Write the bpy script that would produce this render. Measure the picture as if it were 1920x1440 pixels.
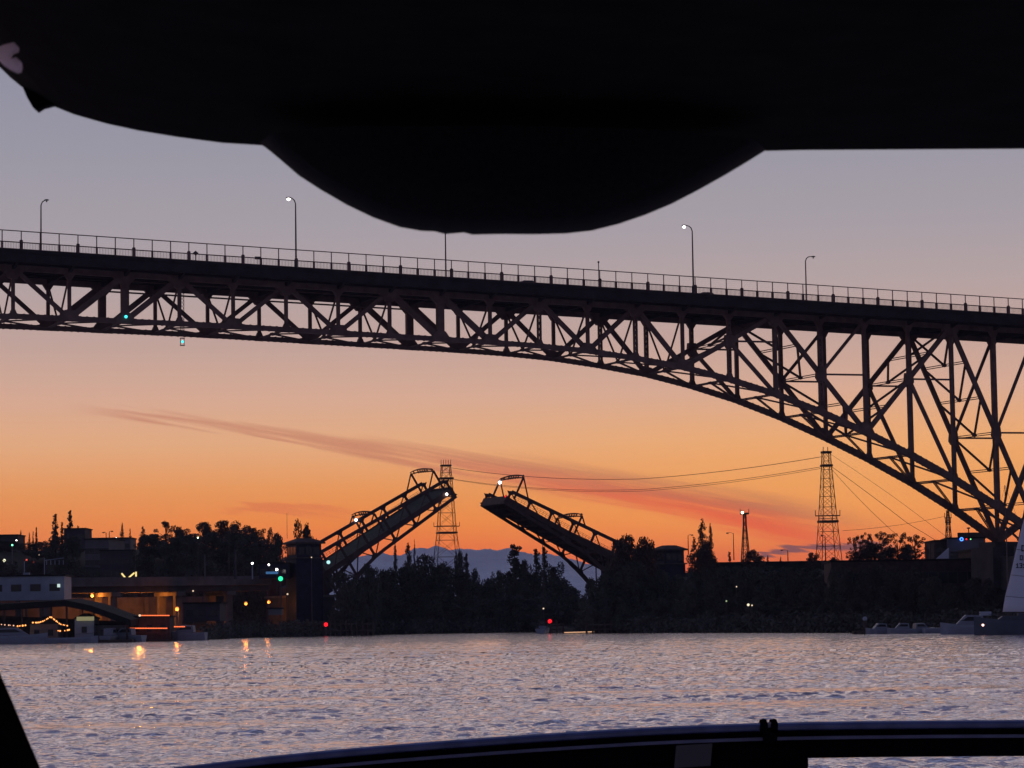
import bpy, math, random
import numpy as np
from mathutils import Vector, Matrix, noise
R_ = random.Random(7)
rad = math.radians
for o in list(bpy.data.objects): bpy.data.objects.remove(o)
S = bpy.context.scene; COL = S.collection
# ------------------------------------------------------------------ camera
F_, PITCH, ROLL, CH = 5200.0, 0.0846, -0.0153, 2.9
Fv = Vector((0, math.cos(PITCH), math.sin(PITCH))); R0 = Vector((1,0,0)); U0 = Vector((0,-math.sin(PITCH),math.cos(PITCH)))
Rv = R0*math.cos(ROLL)+U0*math.sin(ROLL); Uv = -R0*math.sin(ROLL)+U0*math.cos(ROLL)
CP = Vector((0,0,CH))
cam = bpy.data.cameras.new('camera'); co = bpy.data.objects.new('camera', cam); COL.objects.link(co)
M = Matrix((Rv, Uv, -Fv)).transposed().to_4x4(); M.translation = CP; co.matrix_world = M
cam.sensor_width = 36; cam.lens = F_/1920*36; cam.clip_start = 0.05; cam.clip_end = 90000
cam.dof.use_dof = True; cam.dof.focus_distance = 450; cam.dof.aperture_fstop = 75
S.camera = co
def ray(x, y): return Fv+Rv*((x-960)/F_)+Uv*((720-y)/F_)
def at(x, y, Y):                       # a point of the place seen at (x, y), Y metres ahead
    d = ray(x, y); return CP+d*(Y/d.y)
def sx(x, Y, z):                       # X of a point at distance Y, height z, seen at picture column x
    X = (x-960)/F_*Y
    for _ in range(6):
        v = Vector((X, Y, z))-CP; X -= ((960+F_*v.dot(Rv)/v.dot(Fv))-x)/F_*Y
    return X
def zy(x, y, Y): return at(x, y, Y).z
# ------------------------------------------------------------------ world: dusk sky
W = bpy.data.worlds.new("World"); S.world = W; W.use_nodes = True
nt = W.node_tree; nt.nodes.clear()
def N(t, **k):
    n = nt.nodes.new(t)
    for a, b in k.items(): setattr(n, a, b)
    return n
def Mt(op, a, b=None, c=None, clamp=False):
    n = N('ShaderNodeMath', operation=op, use_clamp=clamp)
    for i, v in enumerate((a, b, c)):
        if v is None: continue
        if isinstance(v, (int, float)): n.inputs[i].default_value = v
        else: nt.links.new(v, n.inputs[i])
    return n.outputs[0]
def smooth(v, a, b, c=0.0, d=1.0):
    n = N('ShaderNodeMapRange', interpolation_type='SMOOTHSTEP'); nt.links.new(v, n.inputs[0])
    for i, q in enumerate((a, b, c, d)): n.inputs[1+i].default_value = q
    return n.outputs[0]
def s2l(h):
    h = h.lstrip('#'); c = [int(h[i:i+2], 16)/255 for i in (0, 2, 4)]
    return tuple((x/12.92 if x <= .04045 else ((x+.055)/1.055)**2.4) for x in c)+(1,)
def ramp(v, stops, interp='EASE'):
    n = N('ShaderNodeValToRGB'); n.color_ramp.interpolation = interp; e = n.color_ramp.elements
    while len(e) > 1: e.remove(e[-1])
    for i, (p, c) in enumerate(stops):
        el = e[0] if i == 0 else e.new(p); el.position = p; el.color = c
    nt.links.new(v, n.inputs[0]); return n.outputs[0]
def mixc(f, a, b, mode='MIX'):
    n = N('ShaderNodeMix', data_type='RGBA', blend_type=mode)
    for s, v in ((n.inputs[0], f), (n.inputs[6], a), (n.inputs[7], b)):
        if isinstance(v, (int, float)): s.default_value = v
        elif isinstance(v, tuple): s.default_value = v
        else: nt.links.new(v, s)
    return n.outputs[2]
tc = N('ShaderNodeTexCoord'); sp = N('ShaderNodeSeparateXYZ'); nt.links.new(tc.outputs['Generated'], sp.inputs[0])
dx, dy, dz = sp.outputs
el = Mt('ARCSINE', dz)                                   # elevation in radians
az = Mt('ARCTAN2', dx, dy)                               # 0 = toward the afterglow
elp = Mt('MAXIMUM', el, 0.0)
def ev(y): return (1161-y)/F_
RNG = 1.6
t_low = Mt('MULTIPLY', elp, 1/0.26)
low = ramp(t_low, [(ev(y)/0.26, s2l(c)) for y, c in (
    (1161,'d0442a'),(1090,'e4582a'),(1030,'ec7634'),(975,'ec8b42'),(915,'e99a5a'),(830,'e3ac84'),(740,'d8ac98'),
    (640,'c5a69d'),(540,'b6a4a4'),(440,'a89fa6'),(300,'9b98a4'),(120,'8f8fa1'))]+[(1.0, s2l('8087a0'))], 'LINEAR')
high = ramp(Mt('MULTIPLY', elp, 1/1.5708), [(0.10, s2l('868ca3')),(0.15, s2l('d0bcba')),(0.20, s2l('d8c6c4')),(0.29, s2l('646280')),(0.43, s2l('2c2f48')),(0.66, s2l('626c96')),(1.0, s2l('a0aad0'))], 'EASE')
base = mixc(smooth(elp, 0.20, 0.30), low, high)
# warm glow is strongest right of centre, the sky behind the viewer is a dim dusk blue
glow = Mt('MULTIPLY', smooth(Mt('ABSOLUTE', Mt('SUBTRACT', az, 0.14)), 0.0, 0.30, 1.0, 0.0), smooth(elp, 0.012, 0.034, 1.0, 0.0))
base = mixc(Mt('MULTIPLY', glow, 0.34), base, s2l('f6703a'))
gold = Mt('MULTIPLY', smooth(Mt('ABSOLUTE', Mt('SUBTRACT', az, 0.15)), 0.03, 0.22, 1.0, 0.0), smooth(Mt('ABSOLUTE', Mt('SUBTRACT', el, 0.048)), 0.008, 0.036, 1.0, 0.0))
base = mixc(Mt('MULTIPLY', gold, 0.5), base, s2l('f4ac64'))
leftcool = Mt('MULTIPLY', smooth(az, -0.02, -0.24, 0.0, 1.0), smooth(elp, 0.0, 0.11, 1.0, 0.0))
base = mixc(Mt('MULTIPLY', leftcool, 0.22), base, s2l('c98e78'))
back = ramp(Mt('MULTIPLY', elp, 1/1.5708), [(0.0, s2l('4c4a62')),(0.15, s2l('54556e')),(0.5, s2l('393f66')),(1.0, s2l('2c3360'))])
base = mixc(smooth(Mt('ABSOLUTE', az), 0.7, 2.2), base, back)
# clouds: three thin streaks, described in azimuth / elevation
nz = N('ShaderNodeTexNoise'); nz.inputs['Scale'].default_value = 1.0; nz.inputs['Detail'].default_value = 6; nz.inputs['Roughness'].default_value = .55
cv = N('ShaderNodeCombineXYZ'); nt.links.new(Mt('ADD', Mt('MULTIPLY', az, 26), Mt('MULTIPLY', el, 60)), cv.inputs[0]); nt.links.new(Mt('ADD', Mt('MULTIPLY', el, 330), Mt('MULTIPLY', az, 62)), cv.inputs[1]); nt.links.new(cv.outputs[0], nz.inputs[0])
nzv = nz.outputs[0]
def uv(x, y): return (x-960)/F_, (1161-y-.0153*(x-960))/F_
def streak(pts, widths, x0, x1, soft=60):
    """pts: three picture points of the centre line; a parabola in azimuth"""
    U = [uv(*p) for p in pts]; c = np.polyfit([u[0] for u in U], [u[1] for u in U], 2)
    vc = Mt('ADD', Mt('MULTIPLY', Mt('ADD', Mt('MULTIPLY', az, float(c[0])), float(c[1])), az), float(c[2]))
    w0, w1 = widths; a0, a1 = (x0-960)/F_, (x1-960)/F_
    w = smooth(az, a0, a1, w0/F_, w1/F_)
    dd = Mt('DIVIDE', Mt('SUBTRACT', Mt('ADD', el, Mt('MULTIPLY', Mt('SUBTRACT', nzv, .5), .011)), vc), w)
    m = smooth(Mt('ABSOLUTE', dd), 0.25, 1.0, 1.0, 0.0)
    m = Mt('MULTIPLY', m, Mt('MULTIPLY', smooth(az, a0-soft/F_, a0+soft*1.5/F_), smooth(az, a1-soft*3/F_, a1+soft/F_, 1.0, 0.0)))
    return m, dd
m1, d1 = streak([(200,775),(850,868),(1520,988)], (12, 62), 190, 1650, 80)
m1 = Mt('MULTIPLY', m1, smooth(nzv, .30, .56, .35, 1.0))
base = mixc(Mt('MULTIPLY', m1, smooth(az, -.14, .06, .62, .84)), base, mixc(smooth(az, -.06, .08), s2l('c07a66'), mixc(smooth(d1, -.3, .6), s2l('e2583a'), s2l('b06a58'))))
m2, d2 = streak([(420,958),(560,953),(700,975)], (10, 14), 420, 690, 40)
base = mixc(Mt('MULTIPLY', m2, .55), base, s2l('d8704c'))
m3, d3 = streak([(1400,1042),(1530,1026),(1660,1031)], (8, 11), 1400, 1670, 20)
base = mixc(Mt('MULTIPLY', m3, .95), base, s2l('80505c'))
base = mixc(1.0, base, ramp(Mt('MULTIPLY', elp, 1/.10), [(0.0,(1.65,1.42,.95,1)),(.2,(1.52,1.36,.98,1)),(.45,(1.26,1.20,1.04,1)),(1.0,(1.05,1.05,1.05,1))], 'LINEAR'), 'MULTIPLY')
sky = N('ShaderNodeTexSky', sky_type='NISHITA'); sky.sun_disc = False
SUN_EL, SUN_AZ = rad(1.0), rad(8)
sky.sun_elevation = SUN_EL; sky.sun_rotation = SUN_AZ; sky.dust_density = 3; sky.ozone_density = 3
b1 = N('ShaderNodeBackground'); b1.inputs[1].default_value = 1.0; nt.links.new(base, b1.inputs[0])
b2 = N('ShaderNodeBackground'); b2.inputs[1].default_value = 0.002; nt.links.new(sky.outputs[0], b2.inputs[0])
ad = N('ShaderNodeAddShader'); nt.links.new(b1.outputs[0], ad.inputs[0]); nt.links.new(b2.outputs[0], ad.inputs[1])
out = N('ShaderNodeOutputWorld'); nt.links.new(ad.outputs[0], out.inputs[0])
# last ember of the sun, just above the far hills
sl = bpy.data.lights.new('sun', 'SUN'); sl.energy = 0.02; sl.angle = rad(.5); sl.color = (1, .45, .2)
so = bpy.data.objects.new('sun', sl); COL.objects.link(so)
so.rotation_euler = Vector((math.sin(SUN_AZ)*math.cos(SUN_EL), math.cos(SUN_AZ)*math.cos(SUN_EL), math.sin(SUN_EL))).to_track_quat('Z', 'Y').to_euler()
S.view_settings.view_transform = 'Standard'; S.view_settings.look = 'None'; S.view_settings.exposure = 0; S.view_settings.gamma = 1
# ------------------------------------------------------------------ materials
def mat(name, col, rough=.7, metal=0.0, nscale=2.0, namt=.25, emit=None, estr=0, bump=0.0, spec=.15):
    m = bpy.data.materials.new(name); m.use_nodes = True; t = m.node_tree; b = t.nodes['Principled BSDF']
    b.inputs['Roughness'].default_value = rough; b.inputs['Metallic'].default_value = metal
    b.inputs['Specular IOR Level'].default_value = spec
    n = t.nodes.new('ShaderNodeTexNoise'); n.inputs['Scale'].default_value = nscale; n.inputs['Detail'].default_value = 5
    g = t.nodes.new('ShaderNodeTexCoord'); t.links.new(g.outputs['Object'], n.inputs[0])
    r = t.nodes.new('ShaderNodeValToRGB'); e = r.color_ramp.elements
    e[0].position = .3; e[1].position = .7
    e[0].color = tuple(c*(1-namt) for c in col[:3])+(1,); e[1].color = tuple(min(1, c*(1+namt)) for c in col[:3])+(1,)
    t.links.new(n.outputs[0], r.inputs[0]); t.links.new(r.outputs[0], b.inputs['Base Color'])
    if bump:
        bp = t.nodes.new('ShaderNodeBump'); bp.inputs['Strength'].default_value = bump; t.links.new(n.outputs[0], bp.inputs['Height']); t.links.new(bp.outputs[0], b.inputs['Normal'])
    if emit:
        b.inputs['Emission Color'].default_value = tuple(emit)+(1,); b.inputs['Emission Strength'].default_value = estr
    return m
m_steel = mat('bridge_steel', (.17,.108,.092), .65, 0, .8, .3)
m_steel2 = mat('bascule_steel', (.085,.05,.05), .65, 0, .8, .3)
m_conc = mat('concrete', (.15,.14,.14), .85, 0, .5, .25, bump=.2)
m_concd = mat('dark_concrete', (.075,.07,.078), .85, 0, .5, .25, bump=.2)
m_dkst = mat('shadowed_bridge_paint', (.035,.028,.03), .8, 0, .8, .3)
m_asph = mat('asphalt', (.05,.05,.052), .9, 0, 3, .2)
m_galv = mat('galvanised_steel', (.10,.09,.09), .5, .4, 3, .2)
m_tower = mat('tower_steel', (.09,.06,.05), .6, .2, 3, .2)
m_grid = mat('steel_grid_deck', (.055,.07,.055), .85, 0, 1.2, .35)
m_blue = mat('blue_grey_paint', (.014,.020,.046), .6, 0, 1, .3)
m_white = mat('white_paint', (.36,.42,.48), .6, 0, .6, .12)
m_cream = mat('cream_stucco', (.17,.165,.17), .85, 0, .7, .15)
m_roof = mat('dark_roofing', (.016,.016,.018), .85, 0, 1.5, .3)
m_brick = mat('brown_brick', (.085,.06,.055), .85, 0, 1.5, .3)
m_glass = mat('dark_glass', (.015,.02,.03), .12, 0, 1, .1, spec=.5)
m_hull = mat('white_gelcoat', (.27,.30,.34), .35, 0, .8, .08)
m_hullb = mat('navy_hull_paint', (.09,.11,.14), .35, 0, .8, .1)
m_wood = mat('weathered_timber', (.09,.07,.055), .9, 0, 2, .35, bump=.4)
m_bark = mat('bark', (.06,.045,.035), .95, 0, 3, .3)
m_leafd = mat('dark_foliage', (.085,.085,.075), .8, 0, 1.5, .5)
m_leafr = mat('brown_green_foliage', (.09,.065,.05), .8, 0, 1.5, .5)
m_leafg = mat('green_foliage', (.095,.105,.085), .8, 0, 1.5, .5)
m_land = mat('grass_and_earth', (.022,.022,.018), .95, 0, .08, .5)
m_rock = mat('mountain_rock_painted_haze', (.78,.84,.92), .95, 0, .004, .18)  # base colour raised to pale blue, standing in for weak haze light
m_sail = mat('sailcloth', (.72,.74,.80), .7, 0, .5, .06)
m_ink = mat('dark_lettering', (.03,.03,.05), .7)
m_canvas = mat('black_canvas', (.007,.0065,.007), .95, 0, 40, .4, bump=.15, spec=.05)
m_visor = mat('charcoal_plastic', (.010,.011,.012), .8, 0, 300, .3, spec=.1)
m_rub = mat('black_rubber', (.005,.005,.006), .95, 0, 10, .2, spec=0)
m_alu = mat('anodised_blue_black_metal', (.14,.15,.24), .3, .9, 30, .2)
m_pale = mat('pale_plastic', (.62,.55,.58), .6, 0, 20, .1)
_t = m_pale.node_tree; _tr = _t.nodes.new('ShaderNodeBsdfTranslucent'); _tr.inputs[0].default_value = (1,.9,.92,1); _t.links.new(_tr.outputs[0], _t.nodes['Material Output'].inputs[0])
m_wire = mat('wire', (.12,.08,.07), .6, .3)
def emi(name, c, s): return mat(name, (.2,.2,.2), emit=c, estr=s)
e_white = emi('white_lamp', (1,.93,.86), 9); e_cool = emi('cool_white_lamp', (.85,.92,1), 9); e_or = emi('sodium_lamp', (1,.28,.04), 2.4)
e_red = emi('red_lamp', (1,.004,.006), 2.6); e_green = emi('green_lamp', (.02,.8,.36), 1.6); e_teal = emi('teal_lamp', (.06,.75,.8), 1.8)
e_str = emi('warm_festoon_bulb', (1,.36,.09), 2.2); e_neon = emi('orange_light_tube', (1,.16,.04), 1.8); e_yel = emi('yellow_strip_light', (1,.75,.28), 1.2)
e_pale = emi('pale_lit_window', (.75,.95,.9), .8); e_blue = emi('blue_sign_lamp', (.05,.2,1), 4); e_dim = emi('dim_warm_lamp', (1,.75,.5), .9)
e_yc = emi('lit_cabin_panel', (.6,.55,.25), .35)
# ------------------------------------------------------------------ mesh helpers
class MB:
    def __init__(s): s.v = []; s.f = []
    def add(s, vs, fs):
        b = len(s.v); s.v += [tuple(v) for v in vs]; s.f += [tuple(i+b for i in f) for f in fs]; return s
    def frame_box(s, c, ax, ay, az):
        c, ax, ay, az = map(Vector, (c, ax, ay, az))
        vs = [c+ax*i+ay*j+az*k for i in (-1,1) for j in (-1,1) for k in (-1,1)]
        return s.add(vs, [(0,1,3,2),(4,6,7,5),(0,4,5,1),(2,3,7,6),(0,2,6,4),(1,5,7,3)])
    def box(s, lo, hi):
        lo, hi = Vector(lo), Vector(hi); h = (hi-lo)/2
        return s.frame_box((lo+hi)/2, (h.x,0,0), (0,h.y,0), (0,0,h.z))
    def beam(s, a, b, w, t, nrm):
        """box beam from a to b, w wide in the plane whose normal is nrm, t thick along nrm"""
        a, b, nrm = Vector(a), Vector(b), Vector(nrm).normalized(); d = b-a
        if d.length < 1e-6: return s
        u = d.normalized(); x = u.cross(nrm)
        if x.length < 1e-4: x = u.orthogonal()
        x.normalize(); n2 = x.cross(u).normalized()
        return s.frame_box((a+b)/2, d/2, x*(w/2), n2*(t/2))
    def tube(s, pts, r, n=8, cap=True):
        pts = [Vector(p) for p in pts]; rs = r if isinstance(r, (list, tuple)) else [r]*len(pts); b = len(s.v)
        ref = Vector((0,0,1)) if abs((pts[-1]-pts[0]).normalized().z) < .9 else Vector((1,0,0))
        for i, p in enumerate(pts):
            d = (pts[min(i+1, len(pts)-1)]-pts[max(i-1, 0)]).normalized(); x = d.cross(ref).normalized(); y = d.cross(x)
            for k in range(n):
                a = 2*math.pi*k/n; s.v.append(tuple(p+(x*math.cos(a)+y*math.sin(a))*rs[i]))
        for i in range(len(pts)-1):
            for k in range(n):
                s.f.append((b+i*n+k, b+i*n+(k+1)%n, b+(i+1)*n+(k+1)%n, b+(i+1)*n+k))
        if cap:
            s.f.append(tuple(b+k for k in range(n))[::-1]); s.f.append(tuple(b+(len(pts)-1)*n+k for k in range(n)))
        return s
    def ball(s, c, r, n=8, sc=(1,1,1)):
        c = Vector(c); b = len(s.v); m = n//2
        s.v.append(tuple(c+Vector((0,0,r*sc[2]))))
        for i in range(1, m):
            ph = math.pi*i/m
            for k in range(n):
                th = 2*math.pi*k/n; s.v.append(tuple(c+Vector((r*sc[0]*math.sin(ph)*math.cos(th), r*sc[1]*math.sin(ph)*math.sin(th), r*sc[2]*math.cos(ph)))))
        s.v.append(tuple(c-Vector((0,0,r*sc[2])))); e = len(s.v)-1
        for k in range(n): s.f.append((b, b+1+k, b+1+(k+1)%n)); s.f.append((e, e-n+(k+1)%n, e-n+k))
        for i in range(m-2):
            for k in range(n): s.f.append((b+1+i*n+k, b+1+(i+1)*n+k, b+1+(i+1)*n+(k+1)%n, b+1+i*n+(k+1)%n))
        return s
    def prism(s, pts, off):
        off = Vector(off); n = len(pts); a = [Vector(p) for p in pts]
        return s.add(a+[p+off for p in a], [tuple(range(n))[::-1], tuple(range(n, 2*n))]+[(i, (i+1)%n, n+(i+1)%n, n+i) for i in range(n)])
    def lattice(s, a, b, w, t, nrm, ch=.09, step=None):
        """two rails with zig-zag lacing"""
        a, b, nrm = Vector(a), Vector(b), Vector(nrm).normalized(); d = b-a; L = d.length; u = d.normalized()
        x = u.cross(nrm).normalized()
        for q in (-1, 1): s.beam(a+x*q*(w/2-ch/2), b+x*q*(w/2-ch/2), ch, t, nrm)
        n = max(2, int(L/(step or w))); 
        for i in range(n):
            q = 1 if i % 2 else -1
            s.beam(a+d*(i/n)+x*q*(w/2-ch), a+d*((i+1)/n)-x*q*(w/2-ch), ch*.6, ch*.6, nrm)
            s.beam(a+d*(i/n)-x*q*(w/2-ch), a+d*((i+1)/n)+x*q*(w/2-ch), ch*.55, ch*.55, nrm)
        return s
    def build(s, name, m, parent=None, smooth=False, origin=None):
        me = bpy.data.meshes.new(name)
        org = Vector(origin) if origin is not None else (parent.matrix_world.translation if parent else Vector((0,0,0)))
        if origin is None and parent is None and s.v:
            A = np.array(s.v); org = Vector(((A[:,0].min()+A[:,0].max())/2, (A[:,1].min()+A[:,1].max())/2, A[:,2].min()))
        A = np.array(s.v)-np.array(org)
        me.from_pydata([tuple(v) for v in A], [], s.f); me.materials.append(m)
        if smooth: me.polygons.foreach_set('use_smooth', [True]*len(me.polygons))
        import bmesh
        bm = bmesh.new(); bm.from_mesh(me); bmesh.ops.recalc_face_normals(bm, faces=bm.faces); bm.to_mesh(me); bm.free()
        me.update()
        o = bpy.data.objects.new(name, me); COL.objects.link(o)
        if parent: o.parent = parent
        else: o.location = org
        return o
def tag(o, label=None, cat=None, group=None, kind=None):
    if label: o['label'] = label
    if cat: o['category'] = cat
    if group: o['group'] = group
    if kind: o['kind'] = kind
    return o
def empty(name, loc, label, cat, group=None):
    o = bpy.data.objects.new(name, None); COL.objects.link(o); o.location = loc; o.empty_display_size = .5
    o.matrix_world = Matrix.Translation(Vector(loc))
    return tag(o, label, cat, group)
def X(a): return Vector(a)
#------------------------------------------------------------------ water and land
FAR = 60000.0
shore = [(-3000,480),(-600,470),(-200,478),(0,486),(300,496),(380,505),(470,560),(640,604),(1000,618),(1028,560),(1130,532),(1500,446),(1800,398),(2100,380),(2500,380),(5000,420)]
def shoreY(px): return float(np.interp(px, [s[0] for s in shore], [s[1] for s in shore]))
def sstep(a, b, v): t = min(1, max(0, (v-a)/(b-a))); return t*t*(3-2*t)
def ground(px, Y):
    D = shoreY(px); k = sstep(0, 6, Y-D)*1.6-.6
    left = sstep(600, 420, px); right = sstep(1080, 1250, px)
    z = k + left*(sstep(D+90, 735, Y)*22 + sstep(740, 900, Y)*4)
    z += right*(sstep(D+70, D+130, Y)*11.5) + (1-left)*(1-right)*sstep(D+60, 900, Y)*5
    return z
cols = np.concatenate([np.linspace(-3000,-300,10), np.linspace(-200,2200,97), np.linspace(2400,5000,8)])
fr = [0,3,7,15,30,50,80,120,170,230,300,380,480,700,1200,2500,6000,8800]
vs = []; 
for q in fr:
    for c in cols:
        Y = shoreY(c)+q; z = ground(c, Y) if q < 2000 else 4
        vs.append(((c-960)/F_*Y, Y, max(z, -.6) + (R_.uniform(-.3,.3) if 10 < q < 900 else 0)))
nC = len(cols); g = MB(); g.add(vs, [(i*nC+j, i*nC+j+1, (i+1)*nC+j+1, (i+1)*nC+j) for i in range(len(fr)-1) for j in range(nC-1)])
tag(g.build('ground', m_land, origin=(0,0,0), smooth=True), kind='structure')
# water: wind-ruffled mesh in the reach that is seen, a plain sheet beyond and around
def water():
    rows = 45*np.exp(np.linspace(0, math.log(640/45), 1500)); ncol = 760
    ang = np.linspace(-.27, .27, ncol)
    Y = rows[:, None]*np.ones((1, ncol)); Xc = rows[:, None]*ang[None, :]
    rng = np.random.RandomState(5); Z = np.zeros_like(Y)
    # patches of calmer and rougher water
    def low(kx, ky, n, seed):
        r = np.random.RandomState(seed); a = np.zeros_like(Y)
        for i in range(n): a += np.sin(Xc*kx*r.uniform(.4,1.6)+Y*ky*r.uniform(.4,1.6)*r.choice([-1,1])+r.uniform(0,6.3))
        return a/math.sqrt(n/2)
    patch = np.clip(1+.30*low(.10, .35, 7, 1)+.25*low(.25,.9,7,2), .25, 1.9)
    for i in range(90):
        lam = math.exp(rng.uniform(math.log(.26), math.log(1.7))); k = 2*math.pi/lam
        th = rng.normal(math.pi/2*1.05, .52)
        slope = .029*(lam/1.2)**(-.1)
        if lam > 1.1: slope *= .7
        amp = slope/k; ph = rng.uniform(0, 6.3)
        fade = np.clip((lam*1.9-np.gradient(rows))/(lam*1.2), 0, 1)[:, None]
        arg = k*(Xc*math.cos(th)+Y*math.sin(th))+ph
        Z += amp*fade*(np.sin(arg)+.22*np.sin(2*arg+1.1))*patch
    calm = 1-.62*np.clip((Y-220)/170, 0, 1)
    Z *= calm
    co_ = np.stack([Xc, Y, Z], -1).reshape(-1, 3).astype(np.float32)
    nr = len(rows); idx = np.arange(nr*ncol).reshape(nr, ncol)
    q = np.stack([idx[:-1,:-1], idx[:-1,1:], idx[1:,1:], idx[1:,:-1]], -1).reshape(-1, 4)
    me = bpy.data.meshes.new('water'); me.vertices.add(len(co_)); me.vertices.foreach_set('co', co_.ravel())
    me.loops.add(q.size); me.loops.foreach_set('vertex_index', q.ravel().astype(np.int32))
    me.polygons.add(len(q)); me.polygons.foreach_set('loop_start', np.arange(0, q.size, 4, dtype=np.int32)); me.polygons.foreach_set('loop_total', np.full(len(q), 4, dtype=np.int32))
    me.polygons.foreach_set('use_smooth', np.ones(len(q), dtype=bool)); me.update(); me.validate()
    m = bpy.data.materials.new('lake_water'); m.use_nodes = True; t = m.node_tree; b = t.nodes['Principled BSDF']
    b.inputs['Base Color'].default_value = (.96,.87,.82,1); b.inputs['Metallic'].default_value = .85; b.inputs['Roughness'].default_value = .05; b.inputs['IOR'].default_value = 1.34
    n = t.nodes.new('ShaderNodeTexNoise'); n.inputs['Scale'].default_value = 8.0; n.inputs['Detail'].default_value = 3
    gcoord = t.nodes.new('ShaderNodeTexCoord'); mp = t.nodes.new('ShaderNodeMapping'); mp.inputs['Scale'].default_value = (.7, 1.5, 1)
    t.links.new(gcoord.outputs['Object'], mp.inputs[0]); t.links.new(mp.outputs[0], n.inputs[0])
    bp = t.nodes.new('ShaderNodeBump'); bp.inputs['Strength'].default_value = .8; bp.inputs['Distance'].default_value = .045
    t.links.new(n.outputs[0], bp.inputs['Height']); t.links.new(bp.outputs[0], b.inputs['Normal'])
    me.materials.append(m); o = bpy.data.objects.new('water', me); COL.objects.link(o); tag(o, kind='structure')
    s = MB(); L = 3000
    for (x0,x1,y0,y1) in ((-L,L,-400,44.9),(-L,L,640.1,700)): s.add([(x0,y0,-.06),(x1,y0,-.06),(x1,y1,-.06),(x0,y1,-.06)], [(0,1,2,3)])
    for sg in (-1, 1):
        s.add([(sg*.2702*44.9,44.9,-.06),(sg*L,44.9,-.06),(sg*L,640.1,-.06),(sg*.2702*640.1,640.1,-.06)], [(0,1,2,3) if sg > 0 else (3,2,1,0)])
    o2 = s.build('water', m, origin=(0,0,0)); tag(o2, kind='structure')
water()
# mountains: a range well beyond the city
def mountains():
    prof = [(-1500,1120),(-300,1100),(300,1085),(520,1062),(640,1048),(690,1040),(712,1036),(730,1042),(745,1040),(765,1033),(785,1026),(800,1028),(812,1024),(828,1026),(840,1032),(860,1029),(880,1030),(900,1030),(930,1031),(946,1028),(965,1034),(985,1036),(1000,1040),(1020,1038),(1050,1044),(1080,1052),(1130,1066),(1200,1075),(1280,1083),(1400,1100),(1600,1118),(1900,1128),(3000,1135)]
    xs = np.linspace(-1500, 3000, 1500); Y0 = 7000.; g = MB(); rows = 9
    V = []
    for r in range(rows):
        f = r/(rows-1)
        for x in xs:
            yy = np.interp(x, [p[0] for p in prof], [p[1] for p in prof])
            j = 3.2*(noise.noise(Vector((x*.05, 3, 0)))+.6*noise.noise(Vector((x*.16, 7, 0)))+.45*noise.noise(Vector((x*.42, 9, 0))))
            zt = zy(x, yy+j, Y0); Y = Y0-(1-f)*1700 + 250*noise.noise(Vector((x*.02, f*3, 1)))*(1-f)
            z = 4+(zt-4)*(f**.9)*(1+.12*noise.noise(Vector((x*.03, f*4, 5)))*(1-f))
            V.append(((x-960)/F_*Y0, Y, z))
    n = len(xs); 
    V += [((x-960)/F_*Y0, Y0+1500, 4) for x in xs]
    g.add(V, [(i*n+j, i*n+j+1, (i+1)*n+j+1, (i+1)*n+j) for i in range(rows) for j in range(n-1)])
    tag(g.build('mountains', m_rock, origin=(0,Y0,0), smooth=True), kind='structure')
mountains()
#------------------------------------------------------------------ the high steel cantilever bridge
TH, BX, BY, BZ, GR, WT, OF, DS, PN = .3958, -68.478, 366.117, 55.021, -.0278, 12.397, -4.237, 17.622, 7.62
bd = Vector((math.cos(TH), math.sin(TH), 0)); bn = Vector((-math.sin(TH), math.cos(TH), 0)); B0 = Vector((BX, BY, 0)); up = Vector((0,0,1))
def bp_(s, off, z): return B0+bd*s+bn*off+up*z
def dz_(s): return BZ-2.5+GR*s             # road level: the fence top is 2.5 m above it
def sk(k): return DS+PN*k
zb = {-6:41.0,-5:42.4,-4:43.3,-3:43.8,-2:44.1,-1:44.0,0:43.85,1:43.72,2:43.55,3:43.3,4:43.05,5:42.8,6:42.55,7:42.3,8:41.95,9:41.4,10:40.5,11:39.35,12:37.7,13:35.65,14:33.1,15:30.1,16:26.8,17:23.1,18:18.9,19:14.1}
K0, K1 = -6, 19
def topz(k): return dz_(sk(k))-1.85
bridge = empty('truss_bridge', bp_(sk(19), WT/2, 0), 'long dark steel truss arch bridge crossing high above the raised drawbridge', 'bridge')
def BN(k, side, lvl='b'): return bp_(sk(k), WT*side, zb[k] if lvl == 'b' else topz(k))
def part(mb, name, m=None, **kw): return mb.build(name, m or m_steel, bridge, **kw)
s_lo, s_hi = sk(K0)-4, sk(K1)+40
# deck, girders, kerbs
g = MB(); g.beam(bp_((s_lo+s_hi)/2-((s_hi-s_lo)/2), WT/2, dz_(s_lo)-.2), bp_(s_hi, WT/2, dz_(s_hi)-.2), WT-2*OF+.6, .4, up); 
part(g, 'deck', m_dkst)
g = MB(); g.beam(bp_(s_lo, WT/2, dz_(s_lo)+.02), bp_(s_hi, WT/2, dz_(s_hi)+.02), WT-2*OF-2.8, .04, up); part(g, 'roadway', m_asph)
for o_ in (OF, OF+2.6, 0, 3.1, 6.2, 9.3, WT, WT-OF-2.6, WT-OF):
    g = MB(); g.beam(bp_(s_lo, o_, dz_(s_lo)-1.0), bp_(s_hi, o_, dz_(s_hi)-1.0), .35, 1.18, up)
    g.beam(bp_(s_lo, o_, dz_(s_lo)-1.62), bp_(s_hi, o_, dz_(s_hi)-1.62), .5, .06, up); part(g, 'stringer', m_dkst)
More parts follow.
